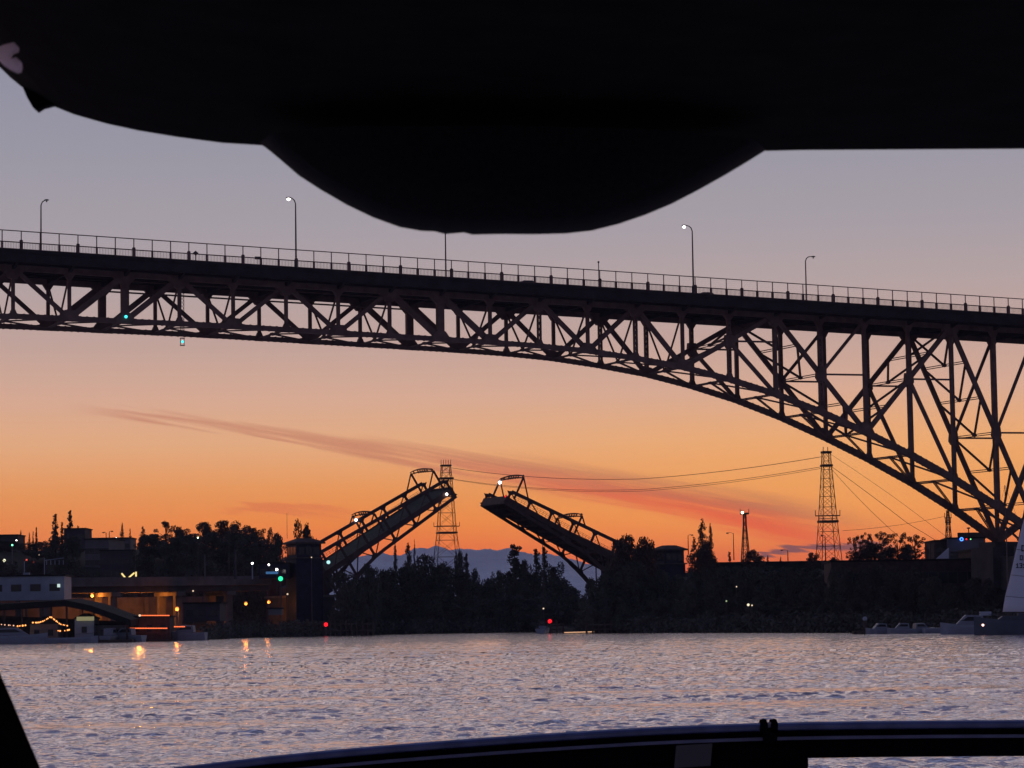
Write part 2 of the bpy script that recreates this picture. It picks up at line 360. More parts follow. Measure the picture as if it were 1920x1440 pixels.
for k in range(K0, K1+5):
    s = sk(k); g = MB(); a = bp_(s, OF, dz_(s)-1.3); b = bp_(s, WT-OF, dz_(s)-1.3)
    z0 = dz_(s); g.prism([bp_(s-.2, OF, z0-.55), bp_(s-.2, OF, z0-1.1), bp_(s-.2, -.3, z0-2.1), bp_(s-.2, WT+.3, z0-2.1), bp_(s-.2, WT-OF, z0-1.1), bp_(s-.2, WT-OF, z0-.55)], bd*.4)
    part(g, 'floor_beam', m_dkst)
# chords
for side in (0, 1):
    g = MB()
    for k in range(K0, K1):
        g.beam(BN(k, side, 't')-bd*.1, BN(k+1, side, 't')+bd*.1, .82, .6, bn)
    part(g, 'top_chord')
    g = MB()
    for k in range(K0, K1):
        w = .66 if k < 8 else .66+(k-8)*.045
        g.beam(BN(k, side)-(BN(k+1, side)-BN(k, side)).normalized()*.12, BN(k+1, side)+(BN(k+1, side)-BN(k, side)).normalized()*.12, w, .62, bn)
        # rivet-edged cover plates
        a, b = BN(k, side), BN(k+1, side)
        for j in range(8):
            p = a+(b-a)*((j+.5)/8); g.beam(p-(b-a).normalized()*.12, p+(b-a).normalized()*.12, w+.10, .66, bn)
    part(g, 'bottom_chord')
# verticals
LATN = {8,10,12,14}; LATF = {10,11,12,14,16,18}
for side in (0, 1):
    for k in range(K0, K1+1):
        g = MB(); a, b = BN(k, side), BN(k, side, 't'); a = a+up*.3; b = b-up*.3
        if k in (0, 6): g.beam(a, b, 1.02, .8, bn)
        elif k in (LATN if side == 0 else LATF):
            for q in (-1, 1): g.beam(a+bd*q*.21, b+bd*q*.21, .17, .5, bn)
            n = int((b-a).length/.75)
            for j in range(n): z = a+(b-a)*((j+.5)/n); g.frame_box(z, bd*.13, bn*.22, up*.19)
        else: g.beam(a, b, .44 if k < 12 else .55, .5, bn)
        part(g, 'vertical_member')
        if k < -2: continue
        bot_node = k in (-1,0,2,4,6,7,9,11,15,19,-3,-5); top_node = k in (-2,1,3,5,8,10,13,17,0,6,-4)
        g = MB(); w, h = ((1.25, .75) if bot_node else (.45, .5)); sc = 1+max(0, k-10)*.03; tdir = (BN(min(k+1,K1), side)-BN(max(k-1,K0), side)).normalized()
        c = BN(k, side)
        g.prism([c-bn*.37+tdir*x*sc+up*z*sc for x, z in ((-w,-.36),(-w*1.0,.36),(-w*.55,.36+h),(w*.55,.36+h),(w,.36),(w,-.36))], bn*.74); part(g, 'gusset_plate')
        c = BN(k, side, 't'); w = 1.5 if top_node else .75; h = 1.0 if top_node else .7
        if k > 12: h *= 1.15
        g = MB(); g.prism([c-bn*.36+bd*x+up*z for x, z in ((-w,.40),(-w,-.40),(-w*.35,-.45-h),(w*.35,-.45-h),(w,-.40),(w,.40))], bn*.72); part(g, 'gusset_plate')
# main web: (from node, level) -> (to node, level)
web = [(-6,'b',-4,'t'),(-4,'t',-3,'b'),(-3,'b',-2,'t'),(-2,'t',-1,'b'),(-1,'b',0,'t'),(0,'b',1,'t'),(1,'t',2,'b'),(2,'b',3,'t'),(3,'t',4,'b'),(4,'b',5,'t'),(5,'t',6,'b'),(6,'t',7,'b'),(7,'b',8,'t'),(8,'t',9,'b'),(9,'b',10,'t'),(10,'t',11,'b')]
long_ = [(11,13,'r'),(13,15,'f'),(15,17,'r'),(17,19,'f')]
for side in (0, 1):
    for a, la, b, lb in web:
        w = .78 if (a, la) in ((5,'t'),(6,'t')) or (a, b) in ((-1,0),(0,1)) else .56
        g = MB(); g.beam(BN(a, side, la), BN(b, side, lb), w+.012*max(0, a), .45, bn); part(g, 'diagonal_member')
    for a, b, t in long_:
        A, B = (BN(a, side), BN(b, side, 't')) if t == 'r' else (BN(a, side, 't'), BN(b, side))
        g = MB(); g.beam(A, B, .68, .5, bn); part(g, 'diagonal_member')
        Mx = (A+B)/2; g = MB()                                   # mid node plate and half diagonals
        g.prism([Mx-bn*.36+Vector(bd)*x+up*z for x, z in ((-.75,-.5),(-.6,.9),(.6,.9),(.75,-.5),(.35,-1.1),(-.35,-1.1))], bn*.72)
        part(g, 'gusset_plate')
        g = MB()
        if t == 'r': g.beam(Mx, BN(b, side), .55, .4, bn)
        else: g.beam(Mx, BN(b, side, 't'), .42, .35, bn)
        part(g, 'half_diagonal')
        g = MB(); g.beam(Mx, Vector(BN(b, side).xy.to_tuple()+(Mx.z,))+up*.05, .26, .26, bn); part(g, 'stay_strut')
# sway bracing between the two trusses
def strut(g, P, Q, w=.4, ladder=True):
    P, Q = Vector(P), Vector(Q)
    nrm = up
    if ladder:
        g.beam(P+up*.15, Q+up*.15, .14, .12, up); g.beam(P-up*.15, Q-up*.15, .14, .12, up)
    else: g.beam(P, Q, w, .2, up)
for a, b, t in long_:
    A = [BN(a, s, 'b' if t == 'r' else 't') for s in (0, 1)]; B = [BN(b, s, 't' if t == 'r' else 'b') for s in (0, 1)]
    if t == 'r': A, B = B, A                     # A at the top
    n = {(11,13):2,(13,15):4,(15,17):4,(17,19):6}[(a, b)]
    for i in range(n):
        g = MB(); f0, f1 = i/n, (i+1)/n
        P = [A[s].lerp(B[s], f0) for s in (0, 1)]; Q = [A[s].lerp(B[s], f1) for s in (0, 1)]
        if i < n-1: strut(g, Q[0], Q[1])
        apex = (Q[0]+Q[1])/2
        g.beam(P[0], apex, .30, .24, bn); g.beam(P[1], apex, .30, .24, bn); g.ball(apex, .42, 8, (1,1,.7))
        part(g, 'sway_brace')
for k in range(-5, 12):
    if k in (3, 0, 6): continue
    g = MB(); T = [BN(k, s, 't')-up*.4 for s in (0, 1)]; Bm = (BN(k, 0)+BN(k, 1))/2
    g.beam(T[0], Bm, .24, .2, bd); g.beam(T[1], Bm, .24, .2, bd); g.ball(Bm, .45, 8, (1,1,.6)); part(g, 'sway_brace')
# lateral bracing at the bottom chords
for k in range(K0, K1):
    g = MB(); A, Bq = BN(k, 0), BN(k, 1); Mx = (A+Bq)/2
    tn = (BN(k+1, 0)-BN(k, 0)).normalized().cross(bn).normalized()
    tn = tn if tn.z > 0 else -tn
    g.lattice(A, Bq, .55, .14, tn, .1); 
    g.lattice(Mx, BN(k+1, 0), .55, .14, tn, .1); g.lattice(Mx, BN(k+1, 1), .55, .14, tn, .1); g.ball(Mx, .5, 8, (1,1,.5))
    part(g, 'lateral_brace')
# inspection rail slung under the far side in the suspended span, service pipe
g = MB(); g.tube([bp_(sk(k), WT-1.0, topz(k)-.95) for k in range(0, 7)], .13, 6); g.tube([bp_(sk(k), 2, topz(k)-.6) for k in range(0, 7)], .08, 6); part(g, 'service_pipe')
# railings: parapet rails with balusters on both edges, tall fence on the near edge
for side, o_ in ((0, OF), (1, WT-OF)):
    g = MB()
    for zz, w in ((1.0, .13), (.10, .10)):
        g.beam(bp_(s_lo, o_, dz_(s_lo)+zz), bp_(s_hi, o_, dz_(s_hi)+zz), w, .12, bn)
    s = s_lo
    while s < s_hi:
        if side == 0: g.frame_box(bp_(s, o_, dz_(s)+.55), bd*.018, bn*.02, up*.44)
        s += .21 if side == 0 else 1
    part(g, 'railing')
i0 = int(math.floor(s_lo/2.54)); npost = 0
for i in range(-3, 67):
    s = 2.54*i
    if s < s_lo+1 or s > s_hi-1: continue
    g = MB(); g.tube([bp_(s, OF, dz_(s)+.9), bp_(s, OF, dz_(s)+2.5)], .075, 6)
    wv = .19 if i % 3 == 1 else .10; hv = 1.2 if i % 3 == 1 else 1.0
    g.frame_box(bp_(s, OF, dz_(s)+hv/2-.1), bd*wv, bn*.2, up*(hv/2+.1))
    if i % 3 == 1: g.ball(bp_(s, OF, dz_(s)+hv), .25, 8, (1,1,.7))
    part(g, 'fence_post')
g = MB(); g.beam(bp_(s_lo, OF, dz_(s_lo)+2.5), bp_(s_hi, OF, dz_(s_hi)+2.5), .12, .10, bn); part(g, 'fence_rail')
g = MB()     # fine tension wires of the safety fence
for zz in (1.3, 1.6, 1.9, 2.2): g.beam(bp_(s_lo, OF, dz_(s_lo)+zz), bp_(s_hi, OF, dz_(s_hi)+zz), .004, .004, bn)
part(g, 'fence_wire')
# pier at the right
pc = bp_(sk(19)+1.5, WT/2, 0)
g = MB()
for side in (0, 1):
    c = bp_(sk(19)+1.2, WT*side, 0)
    g.prism([c+bd*x+bn*y-up*2 for x, y in ((-4.2,-3.2),(4.2,-3.2),(4.2,3.2),(-4.2,3.2))], up*15.0)
    g.prism([c+bd*x+bn*y+up*13 for x, y in ((-3.2,-2.4),(3.2,-2.4),(3.2,2.4),(-3.2,2.4))], up*.9)
g.prism([bp_(sk(19)-1.8, -.5, 2), bp_(sk(19)+4.2, -.5, 2), bp_(sk(19)+4.2, WT+.5, 2), bp_(sk(19)-1.8, WT+.5, 2)], up*9.5)
part(g, 'pier', m_concd)
# side span beyond the pier, rising back to the deck
g = MB()
for side in (0, 1):
    a = BN(19, side)
    for j in range(1, 6):
        b = bp_(sk(19+j), WT*side, zb[19-j]); g.beam(a, b, 1.1, .62, bn); g.beam(b, bp_(sk(19+j), WT*side, topz(19+j)), .6, .5, bn); a = b
    for a_, b_, t in ((19,21,'b'),(21,23,'t'),(23,24,'b')):
        pa = bp_(sk(a_), WT*side, zb[38-a_] if t == 'b' else topz(a_)); pb = bp_(sk(b_), WT*side, topz(b_) if t == 'b' else zb[38-b_]); g.beam(pa, pb, .8, .5, bn)
    g.beam(bp_(sk(19), WT*side, topz(19)), bp_(sk(24), WT*side, topz(24)), .82, .6, bn)
part(g, 'side_span')
# ------------------------------------------------------------------ things on and under the high bridge
def street_lamp(pxx, side, arm, lit, label, hgt=9.0, armlen=1.6):
    # find s where the post stands
    best = min(np.arange(-5, 185, .1), key=lambda s: abs(proj_x(bp_(s, OF if side == 0 else WT-OF, dz_(s)+3))-pxx))
    b = bp_(best, OF if side == 0 else WT-OF, dz_(best)); 
    e = empty('street_lamp', b, label, 'street lamp', 'street lamps along the high bridge')
    g = MB(); g.tube([b, b+up*1.2], [.28,.2], 10); g.tube([b+up*1.0, b+up*hgt*.5, b+up*(hgt-.7), b+up*(hgt-.25)+bd*arm*.18, b+up*hgt+bd*arm*.5, b+up*(hgt+.1)+bd*arm*armlen], [.13,.11,.085,.08,.07,.06], 8); g.build('pole', m_galv, e)
    c = b+up*(hgt+.02)+bd*arm*(armlen+.3); h = MB(); h.ball(c+up*.06, .36, 8, (1,.6,.35)); hd = h.build('lamp_head', m_galv, e)
    l = MB(); l.ball(c-up*.16, .24 if lit else .12, 8, (1,1,.8)); l.build('bulb', e_white if lit else m_glass, e)
def proj_x(P): v = Vector(P)-CP; return 960+F_*v.dot(Rv)/v.dot(Fv)
def proj_y(P): v = Vector(P)-CP; return 720-F_*v.dot(Uv)/v.dot(Fv)
street_lamp(77, 1, 1, False, 'unlit curved street lamp at the left end of the high bridge deck', 10.2, .5)
street_lamp(555, 0, -1, True, 'lit street lamp on the high bridge, left of the dark overhead bulge', 9.6, .7)
street_lamp(836, 1, -1, False, 'street lamp post on the high bridge whose top is hidden by the overhead bulge', 10.6, .8)
street_lamp(1299, 0, -1, True, 'lit street lamp on the high bridge, right of the dark overhead bulge', 9.9, 1.0)
street_lamp(1512, 1, 1, False, 'unlit street lamp with a long raised arm to the right on the high bridge', 10.0, 1.1)
def on_deck(pxx, off): 
    s = min(np.arange(-5, 185, .1), key=lambda s: abs(proj_x(bp_(s, off, dz_(s)+1))-pxx)); return s, bp_(s, off, dz_(s)+.04)
s, b = on_deck(1123, OF); e = empty('marker_post', b+up*1.3, 'short capped post standing on the high bridge railing under the overhead bulge', 'post')
MB().tube([b+up*1.3, b+up*3.6], .07, 6).build('pole', m_galv, e); MB().ball(b+up*3.65, .16, 8).build('cap', m_galv, e)
for pxx, lab in ((367, 'small dark diamond sign behind the high bridge railing, above the lattice ladder'), (483, 'small dark rectangular plate sign behind the high bridge railing')):
    s, b = on_deck(pxx, OF+1.2); e = empty('road_sign', b, lab, 'sign')
    MB().tube([b, b+up*1.3], .05, 6).build('post', m_galv, e)
    p = MB()
    if pxx == 367: p.prism([b+up*1.25+bd*.42, b+up*1.6, b+up*1.25-bd*.42, b+up*.9], bn*.04)
    else: p.frame_box(b+up*1.15, bd*.42, bn*.02, up*.2)
    p.build('sign_plate', m_galv, e)
def car(pxx, off, label, tail):
    s, b = on_deck(pxx, off); e = empty('car', b, label, 'car', 'cars on the high bridge')
    g = MB(); prof = [(-2.2,.35),(-2.25,.8),(-1.9,.95),(-1.2,1.0),(-.6,1.48),(.8,1.5),(1.6,1.02),(2.2,.85),(2.25,.4)]
    g.prism([b+bd*x+up*z-bn*.85 for x, z in prof], bn*1.7); g.build('body', m_hullb, e)
    for y in (-.87, .87):
        w = MB(); w.prism([b+bd*x+up*z+bn*(y-.01) for x, z in ((-1.1,1.02),(-.55,1.42),(.75,1.44),(1.4,1.04))], bn*.02); w.build('side_window', m_glass, e)
        for x in (-1.35, 1.4):
            w = MB(); w.tube([b+bd*x+up*.33+bn*(y-.1), b+bd*x+up*.33+bn*(y+.1)], .33, 12); w.build('wheel', m_rub, e)
        w = MB(); w.ball(b-bd*2.22+up*.72+bn*y*.7, .1, 8); w.build('headlight', e_dim, e)
car(1321, 4.6, 'dark car roof above the high bridge deck edge, beside the right lit street lamp', False)
car(985, 4.6, 'dark car with a warm lamp showing through the high bridge railing below the overhead bulge', True)
# pedestrians, two thin marker wands and nav lights
def lamp_box(c, r, em, name, label, cat, group, hang=None):
    e = empty(name, c, label, cat, group)
    MB().frame_box(Vector(c)+up*(r*1.3), (r*.9,0,0), (0,r*.9,0), (0,0,r*.35)).build('housing', m_galv, e)
    MB().ball(c, r, 10).build('lens', em, e)
    if hang is not None: MB().tube([Vector(c)+up*r*1.3, hang], .05, 6).build('hanger', m_galv, e)
    return e
c = BN(0, 0)-bn*.6+up*.55; lamp_box(c, .22, e_teal, 'navigation_light', 'blue-green navigation light on the lower gusset of the thick left post of the high bridge', 'navigation light', 'lights on the high bridge')
s342 = min(np.arange(0, 60, .1), key=lambda s: abs(proj_x(bp_(s, WT/2, 42))-342))
e = empty('navigation_light', bp_(s342, WT/2, 42.1), 'blue-green navigation light hanging below the high bridge at the foot of its lattice ladder', 'navigation light', 'lights on the high bridge')
pz = bp_(s342, WT/2, 0)
g = MB(); g.lattice(pz+up*42.9, pz+up*(dz_(s342)-1.5), .55, .1, bn, .07, .5); g.build('ladder', m_galv, e)
g = MB(); 
for q in (-1,1): g.frame_box(pz+up*41.9+bd*q*.25, bd*.04, bn*.04, up*.5)
g.frame_box(pz+up*42.4, bd*.29, bn*.25, up*.05); g.frame_box(pz+up*41.4, bd*.29, bn*.25, up*.05); g.build('cage', m_galv, e)
MB().ball(pz+up*41.9-bn*.1, .2, 10).build('lens', e_teal, e)
g = MB()
#------------------------------------------------------------------ the low drawbridge
TF = .45; fd = Vector((math.cos(TF), math.sin(TF), 0)); fn = Vector((-math.sin(TF), math.cos(TF), 0)); WF = 12.5
def near_plane_point(px, py, off=0.0):
    P0 = Vector(((885-960)/F_*628, 628, 0))+fn*off; d = ray(px, py); return CP+d*((P0-CP).dot(fn)/d.dot(fn))
def leaf(tr, tip_px, side, label):
    T = near_plane_point(*tr); P = near_plane_point(*tip_px); d = P-T; L = d.length; u = d.normalized(); nn = fn.cross(u).normalized()
    if nn.z < 0: nn = -nn
    e = empty('drawbridge_leaf', T, label, 'drawbridge leaf', 'raised leaves of the drawbridge')
    def q(a, v, w): return T+u*a+nn*v+fn*w
    vt = lambda a: (2.1 if side < 0 else 1.5)+(.055 if side < 0 else .06)*(L-a)
    vb = lambda a: (-2.3 if side < 0 else -1.5)-.05*(L-a)-3.2*max(0, 1-a/14)**1.6
    NP = 6; st = L/NP
    def kz(a): return a
    # roadway of steel grid with joints, kerbs
    for j in range(6):
        g = MB(); a0, a1 = L*j/6+.06, L*(j+1)/6-.06
        g.prism([q(a0,-.5,.5), q(a1,-.5,.5), q(a1,-.2,.5), q(a0,-.2,.5)], fn*(WF-1.0)); g.build('road_panel', m_grid, e)
    for j in range(13):
        a = L*j/12; g = MB(); g.prism([q(a-.12,-1.35,.2), q(a+.12,-1.35,.2), q(a+.12,-.52,.2), q(a-.12,-.52,.2)], fn*(WF-.4)); g.build('floor_beam', m_steel2, e)
    g = MB()
    for w in (1.5,3.8,6.2,8.6,11): g.beam(q(0,-.8,w), q(L,-.8,w), .12, .5, nn)
    g.build('stringers', m_steel2, e)
    for w in (0, WF):
        g = MB(); g.beam(q(-1,vt(-1),w), q(L-.6,vt(L-.6),w), .72, .5, fn); g.build('top_chord', m_steel2, e)
        g = MB(); prev = None
        for i in range(15):
            a = -1+(L+1)*i/14; p = q(a, vb(a), w)
            if prev: g.beam(prev, p, .68 if a > 10 else .9, .5, fn)
            prev = p
        g.build('bottom_chord', m_steel2, e)
        g = MB(); g.beam(q(-1,-.65,w), q(L,-.65,w), 1.25, .4, fn); g.build('edge_girder', m_steel2, e)
        for i in range(NP+1):
            a = min(L-.4, st*i+.2); g = MB(); g.beam(q(a, vb(a), w), q(a, vt(a), w), .5, .4, fn)
            a2 = a
            # filleted gusset at the top and foot of each post
            for s_ in (-1, 1):
                g.prism([q(a, vt(a)-.1, w)-fn*.12, q(a+s_*.95, vt(a)-.25, w)-fn*.12, q(a+s_*.1, vt(a)-1.0, w)-fn*.12], fn*.24)
                g.prism([q(a, vb(a)+.1, w)-fn*.12, q(a+s_*.95, vb(a)+.25, w)-fn*.12, q(a+s_*.1, vb(a)+1.0, w)-fn*.12], fn*.24)
            g.build('truss_post', m_steel2, e)
            if i < NP:
                b = st*(i+1)+.2 if i < NP-1 else L-.4; g = MB()
                g.beam(q(a+st*.45, -.3, w), q(b if side < 0 else b, vt(b)-.25, w), .2, .22, fn)
                g.beam(q(a, vb(a), w), q(a+st*.5, -.5, w), .22, .22, fn); g.beam(q(b, vb(b), w), q(a+st*.5, -.5, w), .22, .22, fn)
                g.build('truss_diagonal', m_steel2, e)
        g = MB()     # slim pedestrian handrail outside
        wo = w+(-.25 if w == 0 else .25)
        for v in (.35, .75, 1.1): g.beam(q(1, v, wo), q(L-1, v, wo), .05, .05, fn)
        for i in range(40): a = 1+(L-2)*i/39; g.beam(q(a, 0, wo), q(a, 1.1, wo), .045, .045, fn)
        g.build('handrail', m_galv, e)
    for a, nm in ((L-1.8, 0), (L*.47, 1)):
        g = MB(); H = (5.5 if side < 0 else 5.9) if nm == 0 else 4.7
        for w in (0, WF):
            g.beam(q(a, .2, w), q(a-.2*0, H, w), .38, .34, fn)
            g.beam(q(a-3.6 if nm == 0 else a-2.2, vt(a)-.2, w), q(a, H, w), .25, .24, fn)
        pts = []
        for i in range(11):
            t = i/10; pts.append((t, H+.55*4*t*(1-t)))
        for i in range(10):
            g.beam(q(a, pts[i][1]+.25, WF*pts[i][0]), q(a, pts[i+1][1]+.25, WF*pts[i+1][0]), .2, .3, u)
            g.beam(q(a, H-.2+.3*4*pts[i][0]*(1-pts[i][0]), WF*pts[i][0]), q(a, H-.2+.3*4*pts[i+1][0]*(1-pts[i+1][0]), WF*pts[i+1][0]), .2, .3, u)
            if i % 2 == 0 or i in (3,5): g.beam(q(a, H-.2, WF*(i+.5)/10), q(a, H+.6, WF*(i+.5)/10), .35, .2, u)
        g.build('portal_frame', m_steel2, e)
    g = MB(); g.prism([q(L-.3,-1.9,0), q(L+.15,-1.9,0), q(L+.15,.1,0), q(L-.3,.1,0)], fn*WF); g.build('end_beam', m_steel2, e)
    g = MB(); g.prism([q(-9,-4.6,1.0), q(0,-5.0,1.0), q(2,-1.2,1.0), q(-7,.4,1.0)], fn*(WF-2)); g.build('counterweight', m_concd, e)
    return q, L
qL, LL = leaf((607,1072), (846,914), -1, 'left raised drawbridge leaf, its grey-green roadway facing the viewer')
qR, LR = leaf((1186,1062), (951,931), 1, 'right raised drawbridge leaf, showing its dark underside')
def bulb(name, c, r, em, label, group, cat='lamp'):
    e = empty(name, c, label, cat, group); c = Vector(c)
    MB().ball(c, r, 10).build('bulb', em, e)
    MB().frame_box(c+up*(r*1.15), (r*.8,0,0), (0,r*.8,0), (0,0,r*.25)).build('hood', m_galv, e); return e
GL = 'lamps on the raised leaves'
bulb('flood_lamp', qR(LR-1.8, 5.2, WF)-fn*.4, .36, e_cool, 'bright white lamp on the upper portal of the right raised leaf', GL)
bulb('warning_lamp', qR(LR-.3, .1, WF*.12)-fn*.9-fd*.3, .30, e_red, 'red lamp at the tip of the right raised leaf', GL)
bulb('flood_lamp', qL(LL*.47, 3.6, WF)-fn*.5, .30, e_cool, 'bright white lamp on the lower portal of the left raised leaf', GL)
bulb('flood_lamp', qL(LL-2.0, -.6, -.2)-fn*.4, .28, e_white, 'small white lamp near the tip of the left raised leaf', GL)
bulb('flood_lamp', near_plane_point(603,1055)-fn*4, .42, emi('pale_green_lamp', (.45,.85,.85), 1.2), 'dim pale green lamp at the foot of the left raised leaf beside the control tower', GL)
# control towers, piers, approach viaduct
def quad_building(c, w, d, z0, z1, m):
    return MB().frame_box((c.x, c.y, (z0+z1)/2), fd*(w/2), fn*(d/2), up*((z1-z0)/2))
def control_tower(px, ytop, wpx, off, label, lit):
    c = near_plane_point(px, 1130, off); D = c.y; w = wpx/F_*D/fd.x; zt = zy(px, ytop, D)
    e = empty('control_tower', (c.x, c.y, 0), label, 'bridge tower', 'drawbridge control towers')
    quad_building(c, w, w, -2, zt-4.4, m_blue).build('wall', m_blue, e)
    b = MB().frame_box((c.x,c.y,zt-4.25), fd*(w/2+.35), fn*(w/2+.35), up*.15); b.build('cornice', m_concd, e)
    b = quad_building(c, w*.93, w*.93, zt-4.1, zt-1.2, m_blue); b.build('cabin', m_blue, e)
    for i in (-1, 0, 1):
        for (ax, nx) in ((fd, -fn), (-fn, -fd)):
            cc = Vector((c.x, c.y, zt-2.7))+nx*(w*.465+.02)+ax*(i*w*.28)
            p = MB(); p.frame_box(cc, ax*(w*.11), nx*.03, up*.85); p.build('window', m_glass if not (lit and i == 1) else e_dim, e)
    r = MB(); z = zt-1.2
    ring = [(1,1),(1,-1),(-1,-1),(-1,1)]
    r.add([Vector((c.x,c.y,z))+fd*x*(w/2+.5)+fn*y*(w/2+.5) for x, y in ring]+[Vector((c.x,c.y,z+.35))+fd*x*(w/2+.5)+fn*y*(w/2+.5) for x, y in ring]+[Vector((c.x,c.y,z+1.25))+fd*x*(w*.22)+fn*y*(w*.22) for x, y in ring],
          [(0,1,2,3),(0,4,5,1),(1,5,6,2),(2,6,7,3),(3,7,4,0),(4,8,9,5),(5,9,10,6),(6,10,11,7),(7,11,8,4),(8,11,10,9)]); r.build('roof', m_brick, e)
    return e
control_tower(571, 1010, 48, -1.5, 'blue-grey control tower at the foot of the left raised leaf', False)
control_tower(1256, 1023, 40, -1.0, 'blue-grey control tower with a capped roof right of the right raised leaf', False)
for tr, lab in (((607,1072), 'concrete drawbridge pier under the left raised leaf'), ((1186,1062), 'concrete drawbridge pier under the right raised leaf')):
    T = near_plane_point(*tr); sgn = -1 if tr[0] < 900 else 1
    e = empty('drawbridge_pier', (T.x, T.y, 0), lab, 'bridge pier', 'drawbridge piers')
    g = MB(); c = Vector((T.x, T.y, 0))+fd*sgn*3.2+fn*WF/2
    g.frame_box((c.x, c.y, 3.2), fd*4.6, fn*(WF/2+2.5), up*5.2); g.build('base', m_concd, e)
    g = MB(); g.frame_box((c.x, c.y, 8.6), fd*5.0, fn*(WF/2+2.9), up*.25); g.build('ledge', m_conc, e)
    for w in (-1.2, WF+1.2):
        MB().prism([T+fn*w+fd*sgn*a+up*z for a, z in ((-1.2,-6),(1.5,1.2),(4,1.2),(8,-1),(8,-6))], fn*.6).build('trunnion_frame', m_steel2, e)
# left approach viaduct
T = near_plane_point(607,1072)
def vd(a, w, z): return Vector((T.x, T.y, 0))-fd*a+fn*w+up*z
via = empty('viaduct', vd(50, WF/2, 0), 'low concrete road viaduct leading left from the drawbridge, lit orange underneath', 'viaduct')
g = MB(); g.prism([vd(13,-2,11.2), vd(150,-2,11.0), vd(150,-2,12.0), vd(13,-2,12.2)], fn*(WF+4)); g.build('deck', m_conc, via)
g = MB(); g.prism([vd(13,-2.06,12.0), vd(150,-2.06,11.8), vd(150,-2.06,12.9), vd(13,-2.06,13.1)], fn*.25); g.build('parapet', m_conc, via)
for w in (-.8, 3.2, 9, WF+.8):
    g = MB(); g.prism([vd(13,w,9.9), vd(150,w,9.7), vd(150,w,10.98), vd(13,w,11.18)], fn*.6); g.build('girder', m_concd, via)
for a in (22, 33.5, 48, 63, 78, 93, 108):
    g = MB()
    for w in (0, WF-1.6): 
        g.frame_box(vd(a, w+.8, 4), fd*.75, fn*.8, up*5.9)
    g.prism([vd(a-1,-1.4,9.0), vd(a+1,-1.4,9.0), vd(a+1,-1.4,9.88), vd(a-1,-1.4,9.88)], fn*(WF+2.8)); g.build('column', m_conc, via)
g = MB(); g.prism([vd(18, WF+9, 0), vd(120, WF+9, 0), vd(120, WF+9, 9), vd(18, WF+9, 9)], fn*.5)
e = empty('retaining_wall', vd(60, WF+9, 0), 'long concrete wall behind the viaduct columns, lit orange', 'wall'); g.build('wall', m_conc, e)
for a in range(20, 118, 7): MB().frame_box(vd(a, WF+8.3, 4.5), fd*.5, fn*.4, up*4.5).build('buttress', m_conc, e)
# right approach behind the trees
T2 = near_plane_point(1186,1060)
def vr(a, w, z): return Vector((T2.x, T2.y, 0))+fd*a+fn*w+up*z
e = empty('approach_span', vr(20, WF/2, 0), 'dark road span leading right from the drawbridge behind the trees', 'viaduct')
g = MB(); g.prism([vr(12,-1,12.2), vr(90,-1,12.0), vr(90,-1,13), vr(12,-1,13.2)], fn*(WF+2)); g.build('deck', m_concd, e)
for a in (26, 42, 58, 74):
    g = MB()
    for w in (1, WF-1): g.frame_box(vr(a, w, 5.5), fd*.7, fn*.7, up*6.7)
    g.build('column', m_concd, e)
# sodium lamps under the viaduct, with their light
def sodium(px, py, Y, label, watts=500, post=None, em=e_or, col=(1,.27,.035), r=.34):
    c = at(px, py, Y); e = empty('sodium_lamp', c, label, 'lamp', 'orange lamps on the left shore')
    MB().ball(c, r, 10).build('bulb', em, e)
    MB().frame_box(c+up*(r*1.2), (r*.9,0,0), (0,r*.9,0), (0,0,r*.25)).build('hood', m_galv, e)
    zg = ground(px, Y)
    if post: MB().tube([(c.x+.25,c.y+.4,zg-.5),(c.x+.25,c.y+.4,c.z+.7),(c.x,c.y,c.z+.5)], .09, 6).build('pole', m_galv, e)
    if watts:
        l = bpy.data.lights.new('lamp_light', 'POINT'); l.energy = watts; l.color = col; l.shadow_soft_size = .4; l.specular_factor = .15
        lo = bpy.data.objects.new('lamp_light', l); COL.objects.link(lo); lo.parent = e; lo.location = (0,-.8,-.5)
def vY(px, w):   # distance of the viaduct line at offset w seen at px
    a = min(np.arange(0, 150, .5), key=lambda a: abs(proj_x(vd(a, w, 6))-px)); return vd(a, w, 6).y
sodium(263, 1107, vY(263, 7), 'orange lamp under the viaduct above the red-lit houseboat', 3000)
sodium(173, 1117, vY(173, 7), 'orange lamp under the left end of the viaduct', 2200)
sodium(332, 1142, vY(332, -6), 'brightest orange lamp in front of the viaduct, right of the red-lit houseboat', 450, True, r=.42)
sodium(461, 1132, vY(461, 1), 'left one of the two orange lamps under the right part of the viaduct', 420)
sodium(504, 1129, vY(504, 1), 'right one of the two orange lamps under the right part of the viaduct', 420)
sodium(419, 1141, vY(419, 9), 'dim small lamp behind the viaduct column', 60, em=e_dim, r=.2)
